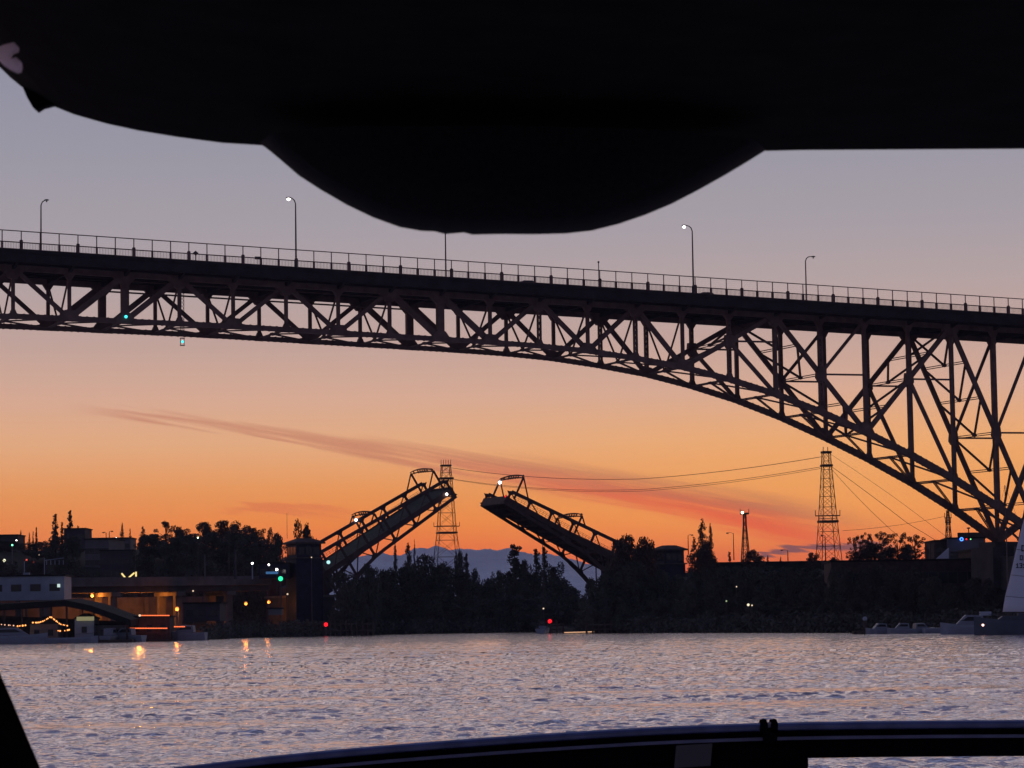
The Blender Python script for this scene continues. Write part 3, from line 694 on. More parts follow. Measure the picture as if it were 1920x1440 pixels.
#------------------------------------------------------------------ shore lamps, masts
def post_lamp(px, ytop, ybase, Y, em, r, label, th=.07, m=None, arm=0):
    a = at(px, ytop, Y); b = at(px, ybase, Y); b.x = a.x; e = empty('lamp_post', b, label, 'lamp post', 'lamp posts on the shore')
    MB().tube([b, Vector((a.x, a.y, b.z+(a.z-b.z)*.5)), a], [th*1.3, th, th*.8], 6).build('pole', m or m_galv, e)
    g = MB()
    if arm: g.tube([a, a+Vector((arm,0,.25)), a+Vector((arm*1.6,0,.1))], .06, 6); a = a+Vector((arm*1.6,0,.1))
    g.ball(a-up*.02, r, 8, (1.3,1,.6) if em is None else (1,1,1)); g.build('lamp_head', em or m_galv, e)
post_lamp(371, 1008, 1086, 575, emi('pale_lime_lamp', (.7,1,.6), 4), .17, 'tall slim lamp post with a pale green lamp on the viaduct')
post_lamp(429, 1001, 1086, 575, None, .1, 'tallest thin mast standing on the viaduct')
post_lamp(384, 1040, 1086, 575, None, .12, 'short pale post on the viaduct right of the green-tipped lamp post', .13, m_cream)
post_lamp(441, 1032, 1086, 576, None, .12, 'thick grey post on the viaduct right of the tallest thin mast', .28, m_concd)
post_lamp(473, 1056, 1086, 575, e_white, .22, 'white lamp post on the viaduct left of the green traffic light', .12, m_white)
post_lamp(538, 962, 1010, 640, None, .05, 'hair-thin aerial mast left of the round tree by the drawbridge', .05)
post_lamp(218, 1009, 1024, 800, e_white, .3, 'lamp post with a warm white light beside the hillside conifers')
post_lamp(23, 1022, 1058, 620, emi('mint_lamp', (.2,1,.5), 3), .22, 'green lamp post above the white marina building', .16, m_cream)
for px, yt, yb, Y, arm, lab in ((1290,1004,1040,760,.7,'dark lamp post left of the tall poplars'),(1375,1000,1050,760,-1.0,'dark lamp post with an arm to the left, left of the small lattice mast'),(1547,1005,1052,700,-.5,'dark lamp post in front of the large right power pylon'),(1477,1032,1052,760,-1.0,'small dark lamp post right of the small lattice mast'),(205,997,1015,820,.5,'dark lamp post on the hillside right of the grey flats'),(199,999,1015,830,-.5,'slim dark lamp post on the hillside above the grey flats'),(1816,990,1012,600,0,'thin dark pole on the building roof beside the bridge pier')):
    post_lamp(px, yt, yb, Y, None, .32, lab, .13, m_tower, arm)
def point(px, py, Y, r, em, label, group, name='shore_light', cat='light'):
    c = at(px, py, Y); e = empty(name, c, label, cat, group); MB().ball(c, r, 8).build('bulb', em, e)
    zg = max(ground(px, Y), 0); MB().tube([(c.x,c.y+.3,zg-.3),(c.x,c.y+.3,c.z)], .06, 5).build('pole', m_galv, e)
GS = 'small lights scattered on the shore'
point(8, 1051, 640, .38, emi('cream_lamp', (1,1,.65), 1.4), 'cream light above the left end of the white marina building', GS)
point(31, 1014, 760, .25, e_white, 'white light on the hillside above the green lamp post', GS)
point(73, 1040, 700, .22, e_dim, 'faint white light on the hillside left of the poplars', GS)
point(50, 1050, 640, .26, emi('dim_red_lamp', (1,.12,.08), .8), 'left one of two dim red lights above the white marina building', GS)
point(62, 1054, 640, .24, emi('dim_red_lamp_b', (1,.12,.08), .7), 'right one of two dim red lights above the white marina building', GS)
point(289, 1008, 780, .22, e_dim, 'small light under the wide pine on the hillside', GS)
point(362, 1108, 590, .18, e_dim, 'tiny light under the viaduct deck between two columns', GS)
point(504, 1059, 600, .2, e_white, 'small white light above the left of the bridge operator lights', GS)
point(519, 1068, 590, .26, e_white, 'white light just above the green signal light on the viaduct', GS)
point(539, 1114, 600, .2, e_dim, 'tiny light below the green signal light on the viaduct', GS)
point(584, 1045, 590, .14, e_dim, 'tiny light on the wall of the left control tower', GS)
point(1403, 1134, 480, .24, emi('cream_lamp_b', (1,.9,.6), 1.1), 'brighter one of two cream lights low on the right bank', GS)
point(1410, 1135, 480, .15, e_dim, 'fainter one of two cream lights low on the right bank', GS)
point(1381, 1100, 500, .13, e_dim, 'tiny light high on the right bank', GS)
point(1362, 1127, 490, .16, emi('dim_green_lamp', (.6,.8,.4), .5), 'dim greenish light low on the right bank', GS)
# signals: green and red
def signal(px, py, Y, r, em, label, name='signal_light'):
    c = at(px, py, Y); e = empty(name, c, label, 'signal light', 'drawbridge signal lights')
    MB().frame_box(c+Vector((0,.4,0)), (.45,0,0), (0,.2,0), (0,0,.55)).build('housing', m_galv, e); MB().ball(c, r, 10).build('lens', em, e)
    zg = -1 if Y < shoreY(px) else ground(px, Y); MB().tube([(c.x,c.y+.6,zg),(c.x,c.y+.6,c.z)], .12, 6).build('post', m_galv, e)
    return c
signal(526, 1085, 572, .5, e_green, 'bright green signal light at the right end of the viaduct')
signal(611, 1171, 585, .40, e_red, 'bright red signal light low in front of the left drawbridge pier')
c = signal(1031, 1165, 545, .38, e_red, 'bright red signal light above the dark timber fender in mid channel')
# blue lit panel by the green light
e = tag(MB().frame_box(at(510,1074,575), fd*1.3, fn*.15, up*.25).build('lit_panel', emi('blue_lit_panel', (.08,.3,.7), .35)), 'small blue lit panel left of the green signal light', 'sign')
# timber fender in the channel, and a fender by the left pier
def fender(px0, px1, Y, h, label):
    a, b = sx(px0, Y, 0), sx(px1, Y, 0); e = empty('timber_fender', ((a+b)/2, Y, 0), label, 'fender')
    g = MB(); n = int(abs(b-a)/1.1)+1
    for i in range(n): x = a+(b-a)*i/(n-1) if n > 1 else a; g.tube([(x, Y, -2), (x, Y, h+.4*math.sin(i*2.1))], .2, 7)
    g.build('piles', m_wood, e); g = MB()
    for z in (h*.35, h*.8): g.box((a-.3, Y-.38, z-.15), (b+.3, Y-.2, z+.15))
    g.build('wales', m_wood, e)
fender(1033, 1056, 545, 2.2, 'dark timber fender standing in the channel below the red light')
a, b = at(1058, 1186, 531), at(1114, 1184.5, 531); e = empty('sky_reflection_strip', a, 'low thin added glow imitating the orange sky reflected in the water right of the timber fender', 'light'); MB().beam(a, b, .16, .2, (0,1,0)).build('tube', emi('peach_reflection', (1,.55,.30), .8), e); MB().beam(a-up*.35+Vector((0,.3,0)), b-up*.35+Vector((0,.3,0)), .6, .3, (0,1,0)).build('float', m_wood, e)  # added glowing bar imitates calm water reflecting the orange sky; float is added too
fender(548, 700, 592, 3.0, 'long dark timber fender in front of the left drawbridge pier')
fender(1100, 1240, 530, 2.0, 'dark timber bulkhead along the right bank below the trees')
#------------------------------------------------------------------ pylons and wires
def pylon(px, Y, levels, label, rods=(), plat=(), name='power_pylon', leg=.22, arms=()):
    """levels: (picture y, picture width); square lattice tower"""
    zs = [zy(px, y, Y) for y, w in levels]; ws = [w/F_*Y/2 for y, w in levels]; x0 = at(px, levels[0][0], Y).x
    zs.append(ground(px, Y)-1); k = (ws[-1]-ws[-2])/(zs[-2]-zs[-3]) if len(ws) > 2 else 0; ws.append(ws[-1]+k*(zs[-1]-zs[-2]))
    e = empty(name, (x0, Y, zs[-1]), label, 'pylon')
    rot = rad(12); ca, sa = math.cos(rot), math.sin(rot)
    def P(cx, cy, w, z): w = w/(ca+sa)*1.0; return Vector((x0+(cx*ca-cy*sa)*w, Y+(cx*sa+cy*ca)*w, z))
    C4 = ((-1,-1),(1,-1),(1,1),(-1,1))
    def wz(z): return float(np.interp(z, zs[::-1], ws[::-1]))
    for cx, cy in C4:
        g = MB()
        for i in range(len(zs)-1): g.beam(P(cx,cy,ws[i],zs[i]), P(cx,cy,ws[i+1],zs[i+1]), leg, leg, Vector((0,1,0)))
        g.build('leg', m_tower, e)
    g = MB(); z = zs[0]
    while z > zs[-1]+1:
        w = wz(z); z2 = max(zs[-1], z-max(2.0, w*1.5))
        w2 = wz(z2)
        for i in range(4):
            a, b = C4[i], C4[(i+1)%4]
            g.beam(P(*a,w,z), P(*b,w2,z2), leg*.5, leg*.5, (0,1,0)); g.beam(P(*b,w,z), P(*a,w2,z2), leg*.45, leg*.45, (0,1,0))
            g.beam(P(*a,w,z), P(*b,w,z), leg*.5, leg*.5, (0,1,0))
        z = z2
    g.build('lattice', m_tower, e)
    for y, hw in plat:
        zz = zy(px, y, Y); w = max(wz(zz)+.15, hw/F_*Y/2); g = MB()
        for i in range(4): g.beam(P(*C4[i],w,zz), P(*C4[(i+1)%4],w,zz), .5, .3, (0,1,0))
        g.build('platform', m_tower, e)
    for y, hw in arms:
        zz = zy(px, y, Y); w = hw/F_*Y; g = MB(); g.beam((x0-w,Y-.5,zz),(x0+w,Y-.5,zz),.22,.22,(0,1,0)); g.beam((x0-w,Y+.5,zz),(x0+w,Y+.5,zz),.2,.2,(0,1,0))
        for q in (-1,1): g.beam((x0+q*w,Y,zz),(x0+q*w,Y,zz+1.3),.15,.15,(0,1,0))
        g.build('cross_arm', m_tower, e)
    for dx_, y0, y1 in rods:
        g = MB(); g.tube([at(px+dx_, y1, Y), at(px+dx_, y0, Y)], .09, 5); g.build('insulator', m_tower, e)
pylon(836, 860, [(873,18),(897,23),(1000,38),(1042,50)], 'tall lattice power pylon behind the tip of the left raised leaf', [(d,862,874) for d in (-9,-4.5,0,4.5,9)], [(873,20),(897,28),(999,38)], arms=[(987,24)], leg=.19)
pylon(1549, 640, [(848,15),(873,18),(977,33),(1052,46)], 'tallest lattice power pylon, under the arch of the high bridge', [(-5.5,838,849),(3,838,849)], [(848,15),(873,19),(978,33)], arms=[(967,23)], leg=.15)
pylon(1396, 760, [(962,5),(985,6),(1010,10),(1045,15)], 'small lattice mast with a lit lamp at its top, right of the tall poplars', [], [(963,14)], arms=[(963,8)], leg=.22, name='lattice_mast')
pylon(1777, 700, [(957,4),(975,6),(1000,9),(1012,11)], 'small distant lattice mast under the right end of the arch', [], [], arms=[(971,6),(980,5)], leg=.18, name='lattice_mast')
bulb('mast_lamp', at(1392,961,758.5), .4, emi('peach_lamp', (1,.75,.5), 4), 'bright peach lamp at the top of the small lattice mast', 'mast lamps')
def wire(pts, Ys, label, r=.05):
    P = [at(x, y, Y) for (x, y), Y in zip(pts, Ys)]; xs = [p.x for p in P]
    cz = np.polyfit(xs, [p.z for p in P], 2 if len(P) > 2 else 1); X_ = np.linspace(xs[0], xs[-1], 40)
    yy = np.interp(X_, xs, [p.y for p in P]) if xs[0] < xs[-1] else None
    g = MB(); g.tube([(x, y, float(np.polyval(cz, x))) for x, y in zip(X_, yy)], r, 5)
    tag(g.build('power_line', m_wire), label, 'wire', 'wires strung between the pylons')
wire([(845,877),(1200,898),(1543,856)], (860,750,640), 'uppermost power line between the two tall pylons', .07)
wire([(848,898),(1200,918),(1541,875)], (860,750,640), 'upper strand of the lower pair of power lines between the tall pylons', .06)
wire([(848,899),(1200,921),(1541,878)], (861,751,641), 'lower strand of the lower pair of power lines between the tall pylons', .05)
wire([(1555,850),(1680,935),(1830,1050)], (640,600,560), 'thin wire running from the top of the tallest pylon down to the right', .035)
wire([(1558,874),(1700,980),(1790,1035)], (640,615,590), 'wire from the middle of the tallest pylon down to the right building', .055)
wire([(1558,878),(1620,945),(1690,1010)], (640,630,620), 'steepest wire from the tallest pylon down behind the lacy trees', .045)
wire([(1580,995),(1680,985),(1772,968)], (650,675,700), 'faint low wire between the tallest pylon and the distant lattice mast', .045)
#------------------------------------------------------------------ trees
def leafcloud(rng, blobs, n, leaf):
    V = []; Fc = []
    cs = np.array([b[:3] for b in blobs]); rs = np.array([b[3] for b in blobs]); wts = rs**2; wts = wts/wts.sum()
    ids = rng.choice(len(blobs), n, p=wts)
    d = rng.normal(size=(n, 3)); d /= np.linalg.norm(d, axis=1)[:, None]
    rr = rs[ids]*(.45+.6*rng.rand(n)**.6)
    c = cs[ids]+d*rr[:, None]*np.array([1, 1, .9])
    a = rng.normal(size=(n, 3)); a /= np.linalg.norm(a, axis=1)[:, None]
    b = np.cross(a, rng.normal(size=(n, 3))); b /= np.linalg.norm(b, axis=1)[:, None]
    sz = leaf*(.5+rng.rand(n))
    v = np.stack([c-a*sz[:,None], c+b*sz[:,None]*.55, c+a*sz[:,None], c-b*sz[:,None]*.55], 1).reshape(-1, 3)
    return v, [(4*i, 4*i+1, 4*i+2, 4*i+3) for i in range(n)]
def limbs(rng, top, blobs, r0=.028):
    g = MB(); g.tube([(0,0,-.06),(0,0,.12),(rng.normal()*.01,rng.normal()*.01,top*.55),(rng.normal()*.02,0,top)], [r0*1.3,r0,r0*.6,r0*.15], 7)
    for b in blobs[:14]:
        z0 = max(.08, b[2]*rng.uniform(.35,.7)); m = (b[0]*.45, b[1]*.45, (z0+b[2])/2+.02)
        g.tube([(0,0,z0), m, (b[0],b[1],b[2])], [r0*.45, r0*.28, r0*.08], 5)
    return g
PROTO = {}
def make_proto(kind, seed):
    rng = np.random.RandomState(seed); bl = []
    if kind == 'round':       # unit height, half width about .4
        for i in range(34):
            t = rng.rand()*2*math.pi; z = .30+.62*rng.rand(); R = .36*math.sqrt(max(.05, 1-((z-.56)/.44)**2))*rng.uniform(.35,1)
            bl.append((R*math.cos(t), R*math.sin(t), z, rng.uniform(.07,.13)))
        n, lf = 4600, .022
    elif kind == 'bushy':     # foliage to the ground
        for i in range(44):
            t = rng.rand()*2*math.pi; z = .04+.86*rng.rand(); R = .42*math.sqrt(max(.08, 1-((z-.35)/.62)**2))*rng.uniform(.3,1)
            bl.append((R*math.cos(t), R*math.sin(t), z, rng.uniform(.08,.14)))
        n, lf = 8200, .02
    elif kind == 'poplar':
        for i in range(80):
            z = .05+.92*rng.rand(); t = rng.rand()*6.28; R = .10*(1.15-z)**.6*rng.uniform(.1,1); bl.append((R*math.cos(t), R*math.sin(t), z, rng.uniform(.026,.05)*(1.35-z*.7)))
        n, lf = 5200, .013
    elif kind == 'conifer':
        for i in range(90):
            z = .08+.90*rng.rand(); t = rng.rand()*6.28; R = .22*(1-z)**.8*rng.uniform(.3,1); bl.append((R*math.cos(t), R*math.sin(t), z-R*.25, .024+.06*(1-z)))
        n, lf = 5000, .013
    elif kind == 'lacy':
        for i in range(60):
            t = rng.rand()*6.28; z = .16+.80*rng.rand(); R = .40*math.sqrt(max(.05, 1-((z-.5)/.54)**2))*rng.uniform(.35,1); bl.append((R*math.cos(t), R*math.sin(t), z, rng.uniform(.035,.075)))
        n, lf = 3300, .018
    elif kind == 'pine':      # flat wide layered head
        for i in range(22):
            t = rng.rand()*6.28; z = [.55,.72,.86,.95][i%4]+rng.normal()*.02; R = .5*(1.15-z)*1.6*rng.uniform(.2,1); bl.append((R*math.cos(t), R*math.sin(t), z, rng.uniform(.05,.09)))
        n, lf = 2200, .017
    v, f = leafcloud(rng, bl, n, lf); me = bpy.data.meshes.new('crown'); me.from_pydata([tuple(x) for x in v], [], f)
    t = limbs(rng, .9 if kind in ('poplar','conifer') else .75, sorted(bl, key=lambda b: -b[3]))
    mt = bpy.data.meshes.new('trunk'); mt.from_pydata(t.v, [], t.f); mt.materials.append(m_bark)
    return me, mt, (np.abs(v[:,0]).max()+np.abs(v[:,1]).max()), v[:,2].max()
def tree(kind, px, ytop, wpx, Y, label, leaf='d', cat='tree', group=None, rot=None):
    var = R_.randrange(2)
    if (kind, var, leaf) not in PROTO:
        me, mt, w, h = make_proto(kind, hash_(kind)+var*17); me = me.copy(); me.name = 'crown'
        me.materials.append({'d': m_leafd, 'r': m_leafr, 'g': m_leafg}[leaf]); PROTO[(kind, var, leaf)] = (me, mt, w, h)
    me, mt, w, h = PROTO[(kind, var, leaf)]
    zg = ground(px, Y)-.2; H = (zy(px, ytop, Y)-zg)/h; sw = wpx/F_*Y/w
    name = {'poplar':'poplar','conifer':'conifer','pine':'pine_tree'}.get(kind, 'broadleaf_tree')
    e = bpy.data.objects.new(name, None); COL.objects.link(e); e.location = (sx(px, Y, zg+H*.6), Y, zg); e.scale = (sw, sw, H); e.rotation_euler.z = R_.uniform(0, 6.28) if rot is None else rot
    tag(e, label, cat, group)
    for nm, d in (('crown', me), ('trunk', mt)):
        o = bpy.data.objects.new(nm, d); COL.objects.link(o); o.parent = e
def hash_(s): return sum(ord(c)*(i+3) for i, c in enumerate(s))
GH, GC, GB = 'trees along the left hill skyline', 'trees on the bank behind the raised leaves', 'trees on the right bank'
for a in [('poplar',103,963,24,760,'left one of the two tall poplars on the left hill'),('poplar',131,956,24,770,'taller right one of the two poplars on the left hill'),
    ('poplar',116,978,12,770,'small poplar between the two tall ones on the left hill'),('poplar',68,988,8,780,'thin columnar tree left of the two tall poplars'),('poplar',62,995,6,790,'thinnest spindly tree left of the columnar one on the left hill'),
    ('conifer',39,993,16,800,'small conifer at the far left of the hill skyline'),('conifer',55,997,10,810,'little pointed conifer beside the thin columnar trees'),('poplar',146,985,9,780,'stubby poplar right of the two tall poplars'),
    ('conifer',229,979,20,800,'tall dark conifer right of the grey flats'),('conifer',244,990,12,805,'leaning narrow conifer right of the tall dark one'),('conifer',268,986,30,790,'broad conifer left of the wide pine'),
    ('pine',311,976,62,780,'wide spreading pine on the left hill skyline'),('bushy',345,990,60,770,'low rounded tree right of the wide pine'),('lacy',333,984,34,800,'bare-topped airy tree right of the wide pine'),
    ('bushy',385,977,60,760,'uneven broad tree behind the green-tipped lamp post'),('bushy',428,974,80,760,'tallest broad crown on the left hill, left of the thin mast'),('bushy',462,984,76,770,'broad crown sloping down right of the thin mast'),
    ('lacy',498,988,44,760,'ragged open crown left of the aerial mast'),('bushy',520,997,56,750,'lower crown just left of the aerial mast'),('bushy',566,971,66,700,'round tree standing above the left control tower'),
    ('bushy',590,1003,30,700,'small tree squeezed between the control tower and the left raised leaf')]:
    tree(*a, group=GH, leaf='r' if a[1] > 300 else 'd')
for i, (px, yt, w, Y) in enumerate([(15,1012,90,720),(70,1015,90,700),(105,1004,60,690),(135,1005,50,700),(280,1000,60,700),(320,1005,60,690),(360,1010,60,690),(400,996,90,700),(440,990,90,700),(480,998,90,700),(515,1006,80,690),(350,1000,90,700),(290,1000,80,700),(270,1035,90,640),(330,1030,90,640),(390,1032,90,640),(450,1030,90,640),(510,1035,90,640),(10,1045,90,640),(60,1048,90,640),(120,1040,90,640),(150,1060,80,630)]):
    tree('bushy', px, yt, w, Y, 'dark rounded tree in the wooded slope below the left hill skyline', leaf='d', group='dark trees of the left slope')
for a in [('conifer',741,1014,36,700,'small pointed conifer just right of the left raised leaf'),('conifer',766,1017,56,705,'wide conifer left of the left power pylon'),('conifer',778,1010,18,715,'needle-thin conifer top left of the power pylon'),
    ('round',812,1036,84,690,'broad dark tree at the foot of the left power pylon'),('bushy',860,1029,34,680,'upright bushy tree right of the left power pylon'),('poplar',875,1036,28,685,'narrow poplar at the left edge of the mountain gap'),
    ('bushy',893,1063,40,690,'low tree falling into the mountain gap'),('bushy',932,1067,40,690,'low tree rising on the right side of the mountain gap'),('bushy',914,1082,50,700,'lowest tree in the bottom of the mountain gap'),
    ('poplar',965,1019,54,660,'tallest poplar right of the mountain gap'),('round',982,1047,34,655,'rounded tree leaning on the tallest poplar'),('poplar',1007,1028,36,650,'left one of the two poplars below the right raised leaf'),
    ('poplar',1022,1024,30,650,'right one of the two poplars, touching the right raised leaf'),('bushy',1042,1052,64,640,'round bushy tree right of the two poplars'),('bushy',703,1062,60,660,'dark tree at the foot of the left raised leaf'),('bushy',668,1085,60,650,'low dark tree below the left raised leaf'),
    ('bushy',648,1068,90,603,'dark tree in front of the foot of the left raised leaf'),('bushy',690,1054,66,606,'dark bushy tree covering the lower chord of the left raised leaf'),('bushy',725,1062,60,640,'dark tree just right of the lower chord of the left raised leaf')]:
    tree(*a, group=GC)
for px, yt, w, Y in [(650,1100,110,622),(690,1080,110,626),(740,1062,110,645),(775,1052,100,650),(812,1058,110,650),(850,1062,110,645),(885,1088,80,640),(925,1092,90,640),(962,1070,100,636),(1000,1068,100,634),(1042,1080,110,632),(1075,1100,90,625),(720,1115,110,622),(770,1110,110,622),(820,1108,110,623),(870,1115,110,624),(920,1120,110,624),(970,1112,110,624),(1015,1115,110,622)]:
    tree('bushy', px, yt, w, Y, 'dark leafy tree in the solid wooded bank between the two raised leaves', leaf='g' if R_.random() < .5 else 'd', group='dark trees of the middle bank')
for a in [('bushy',1188,999,112,560,'large round tree in front of the right raised leaf'),('round',1163,1009,62,556,'left lobe of rounded trees overlapping the foot of the right raised leaf'),('round',1212,1006,60,556,'knobbly rounded tree between the right raised leaf and the capped tower'),
    ('bushy',1612,1030,60,557,'dense low tree under the left lacy crowns'),('bushy',1665,1024,56,557,'dense low tree under the middle lacy crowns'),('conifer',1318,971,58,600,'tallest pointed tree right of the capped control tower'),('conifer',1332,980,34,604,'second pointed tree joined to the tallest one right of the capped tower'),
    ('conifer',1302,1006,40,600,'shorter pointed tree left of the tallest one near the capped tower'),('bushy',1320,1022,84,590,'bushy base of trees below the tall poplars'),('bushy',1414,1029,54,640,'dense bushy tree at the foot of the small lattice mast'),
    ('poplar',1368,1034,12,660,'stub of a thin tree left of the small lattice mast'),('conifer',1440,1040,18,680,'small pointed tree right of the lattice mast'),('conifer',1464,1043,14,680,'smallest pointed tree midway between mast and tallest pylon'),
    ('bushy',1525,1035,34,600,'small dense tree left of the foot of the tallest pylon'),('round',1563,1044,24,600,'low shrub-like tree at the foot of the tallest pylon'),
    ('lacy',1604,1004,46,560,'leftmost see-through tree right of the tallest pylon'),('lacy',1626,997,40,565,'second see-through tree right of the tallest pylon'),('lacy',1652,996,52,560,'third see-through tree, in the middle of the lacy clump'),
    ('round',1640,1018,56,562,'dark dense tree inside the lacy clump'),('lacy',1683,998,58,560,'fourth see-through tree, with a sunset gap below it'),('lacy',1715,1002,56,558,'rightmost see-through tree of the lacy clump'),('round',1700,1022,40,562,'small dense tree under the rightmost lacy crowns')]:
    tree(*a, group=GB, leaf='r')
for px, yt, w, Y in [(1120,1078,80,545),(1150,1055,90,550),(1190,1050,100,545),(1230,1066,90,545),(1275,1075,90,540),(1310,1064,90,530),(1355,1062,90,520),(1400,1064,90,515),(1445,1072,90,505),(1490,1070,90,500),(1535,1076,90,495),(1580,1080,90,490),(1120,1120,80,536),(1180,1115,80,530),(1240,1120,80,520),(1300,1118,80,510),(1360,1120,80,500),(1430,1118,80,488),(1500,1122,80,475),(1560,1124,80,465),(1620,1130,80,455),(1690,1134,80,446),(1760,1136,80,436),(1830,1134,80,428),(1350,1060,80,575),(1390,1060,80,575),(1430,1060,80,570),(1475,1062,80,560),(1520,1064,80,550),(1550,1090,80,470),(1600,1120,80,452),(1660,1122,80,446),(1572,1060,70,466),(1600,1066,80,462),(1640,1058,80,460),(1678,1068,80,455),(1715,1062,80,452),(1752,1078,80,448),(1795,1092,90,442),(1840,1080,90,438),(1880,1100,90,436)]:
    tree('bushy', px, yt, w, Y, 'dark leafy tree in the shadowed wooded right bank below the skyline', leaf='g' if R_.random() < .4 else 'd', group='dark trees of the right bank')
# low scrub along the water's edge
def scrub():
    rng = np.random.RandomState(3); bl = []
    V = []; F = []
    for i in range(900):
        px = rng.uniform(380, 2000); D = shoreY(px)
        if 1010 < px < 1075: continue
        Y = D+rng.uniform(1.5, 10); h = rng.uniform(1.2, 3.2); bl.append(((px-960)/F_*Y, Y, ground(px, Y)+h*.3, h*.6))
    v, f = leafcloud(rng, bl, 26000, .32); g = bpy.data.meshes.new('scrub'); g.from_pydata([tuple(x) for x in v], [], f); g.materials.append(m_leafd)
    o = bpy.data.objects.new('scrub', g); COL.objects.link(o); tag(o, 'dark scrub and reeds along the foot of the shore', 'shrubs', kind='stuff')
scrub()
#------------------------------------------------------------------ buildings
def block(px0, px1, yt, yb, Y, depth, m, name, label, cat='building', win=None, rot=0.0, roof=.3, roofm=None, winm=None, litw=()):
    """box building whose front fills the picture box (px0..px1, yt..yb) at distance Y. win=(cols, rows, w, h, top offset)"""
    x0, x1 = sx(px0, Y, 5), sx(px1, Y, 5); zt = zy((px0+px1)/2, yt, Y); zb_ = zy((px0+px1)/2, yb, Y)
    ax = Vector((math.cos(rot), math.sin(rot), 0)); ay = Vector((-math.sin(rot), math.cos(rot), 0)); w = (x1-x0)/math.cos(rot); c0 = Vector((x0, Y, 0))
    e = empty(name, c0+ax*w/2+up*zb_, label, cat)
    def q(a, b, z): return c0+ax*a+ay*b+up*z
    MB().prism([q(0,0,zb_), q(w,0,zb_), q(w,depth,zb_), q(0,depth,zb_)], up*(zt-zb_)).build('wall', m, e)
    MB().prism([q(-.25,-.25,zt+.003), q(w+.25,-.25,zt+.003), q(w+.25,depth+.25,zt+.003), q(-.25,depth+.25,zt+.003)], up*roof).build('roof', roofm or m_roof, e)
    if win:
        cn, rn, ww, wh, off, gap = win
        for r in range(rn):
            for c in range(cn):
                a = w*(c+.5)/cn; z = zt-off-r*gap
                f = MB(); f.prism([q(a-ww/2-.08,-.05,z-wh-.08), q(a+ww/2+.08,-.05,z-wh-.08), q(a+ww/2+.08,-.05,z+.08), q(a-ww/2-.08,-.05,z+.08)], ay*.05); fr = f.build('window', m_concd, e)
                p = MB(); p.prism([q(a-ww/2,-.08,z-wh), q(a+ww/2,-.08,z-wh), q(a+ww/2,-.08,z), q(a-ww/2,-.08,z)], ay*.028); po = p.build('pane', (winm or m_glass) if (c, r) not in litw else e_pale, None)
                wl = po.location.copy(); po.parent = fr; po.location = wl-e.location
    return e, q, w, zt
# white marina building on the left
e, q, w, zt = block(-60, 119, 1081, 1126, 500, 12, m_white, 'marina_building', 'long white flat-topped marina building with four dark windows at the left edge', win=(5,1,1.7,1.1,1.5,3), rot=rad(3))
g = MB(); g.tube([q(9.8,2,zt), q(9.8,2,zt+2.8)], .08, 6); g.frame_box(q(10.2,2,zt+.45), (.55,0,0), (0,.4,0), (0,0,.25)); g.build('roof_mast', m_white, e)
g = MB(); g.tube([q(13.3,3,zt), q(13.3,3,zt+3.3)], .08, 6); g.tube([q(13.3,3,zt+2.9), q(16.8,3,zt+3.3)], .06, 6)
for i in range(5): g.tube([q(13.7+i*.75,3,zt+2.9), q(13.7+i*.75,3,zt+2.1)], .07, 5)
g.build('roof_gantry', m_white, e)
tag(MB().frame_box(at(110,1098,499), (.25,0,0), (0,.1,0), (0,0,.3)).build('wall_lamp', e_pale), 'pale lamp on the rightmost window of the white marina building', 'lamp')
# open boat shed roof in front of it
e = empty('boat_shed', at(120,1180,478), 'dark open-sided boat shed with a low sloping roof under the white building', 'boat shed')
def rp(px, py, Y): return at(px, py, Y)
pts = [(-80,1134),(0,1133),(60,1129),(122,1125),(170,1135),(245,1162)]
g = MB(); F1 = [rp(x, y, 478-.0*x) for x, y in pts]; F2 = [rp(x, y, 478)+Vector((0,16,.4)) for x, y in pts]
n = len(pts); low_ = [p-up*1.1 for p in F1]; low2 = [p-up*1.1 for p in F2]
g.add(F1+F2+low_+low2, [(i,i+1,n+i+1,n+i) for i in range(n-1)]+[(2*n+i,3*n+i,3*n+i+1,2*n+i+1) for i in range(n-1)]+[(i,2*n+i,2*n+i+1,i+1) for i in range(n-1)]+[(n+i,n+i+1,3*n+i+1,3*n+i) for i in range(n-1)]+[(0,n,3*n,2*n),(n-1,3*n-1,4*n-1,2*n-1)])
g.build('roof', m_roof, e)
MB().prism([at(-90,1150,493), at(245,1166,493), at(245,1210,493), at(-90,1210,493)], (0,.3,0)).build('back_wall', m_wood, e)
for px in (8, 41, 80, 125, 176, 238):
    zt_ = np.interp(px, [p[0] for p in pts], [rp(x, y, 478).z for x, y in pts]); x = sx(px, 478.5, 3)
    MB().frame_box((x, 478.5, (zt_-1)/2-.2), (.16,0,0), (0,.16,0), (0,0,(zt_-1)/2+.2)).build('post', m_wood, e)
g = MB(); 
MB().box((sx(-100,476,0), 474.5, -.3), (sx(250,476,0), 492, .45)).build('floor', m_wood, e)
def festoon(pts, Y, label, em=e_str, r=.11, step=4.2):
    P = [at(x, y, Y) for x, y in pts]; e = empty('string_lights', P[0], label, 'string lights', 'strings of lights in the marina')
    MB().tube(P, .025, 4).build('cable', m_wire, e)
    for a, b in zip(P[:-1], P[1:]):
        n = max(1, int((b-a).length/(step/F_*Y)))
        for i in range(n): c = a.lerp(b, (i+R_.uniform(.2,.8))/n); MB().ball(c-up*.12, r*R_.uniform(.7,1.3), 6).build('bulb', em, e)
    return e
festoon([(-10,1168),(6,1170),(18,1171),(30,1172)], 472, 'faint warm string lights at the far left under the boat shed', emi('dim_festoon', (1,.5,.3), 1.2))
festoon([(30,1173),(40,1172),(49,1171)], 473, 'short bright string of warm lights left of the gable', r=.14)
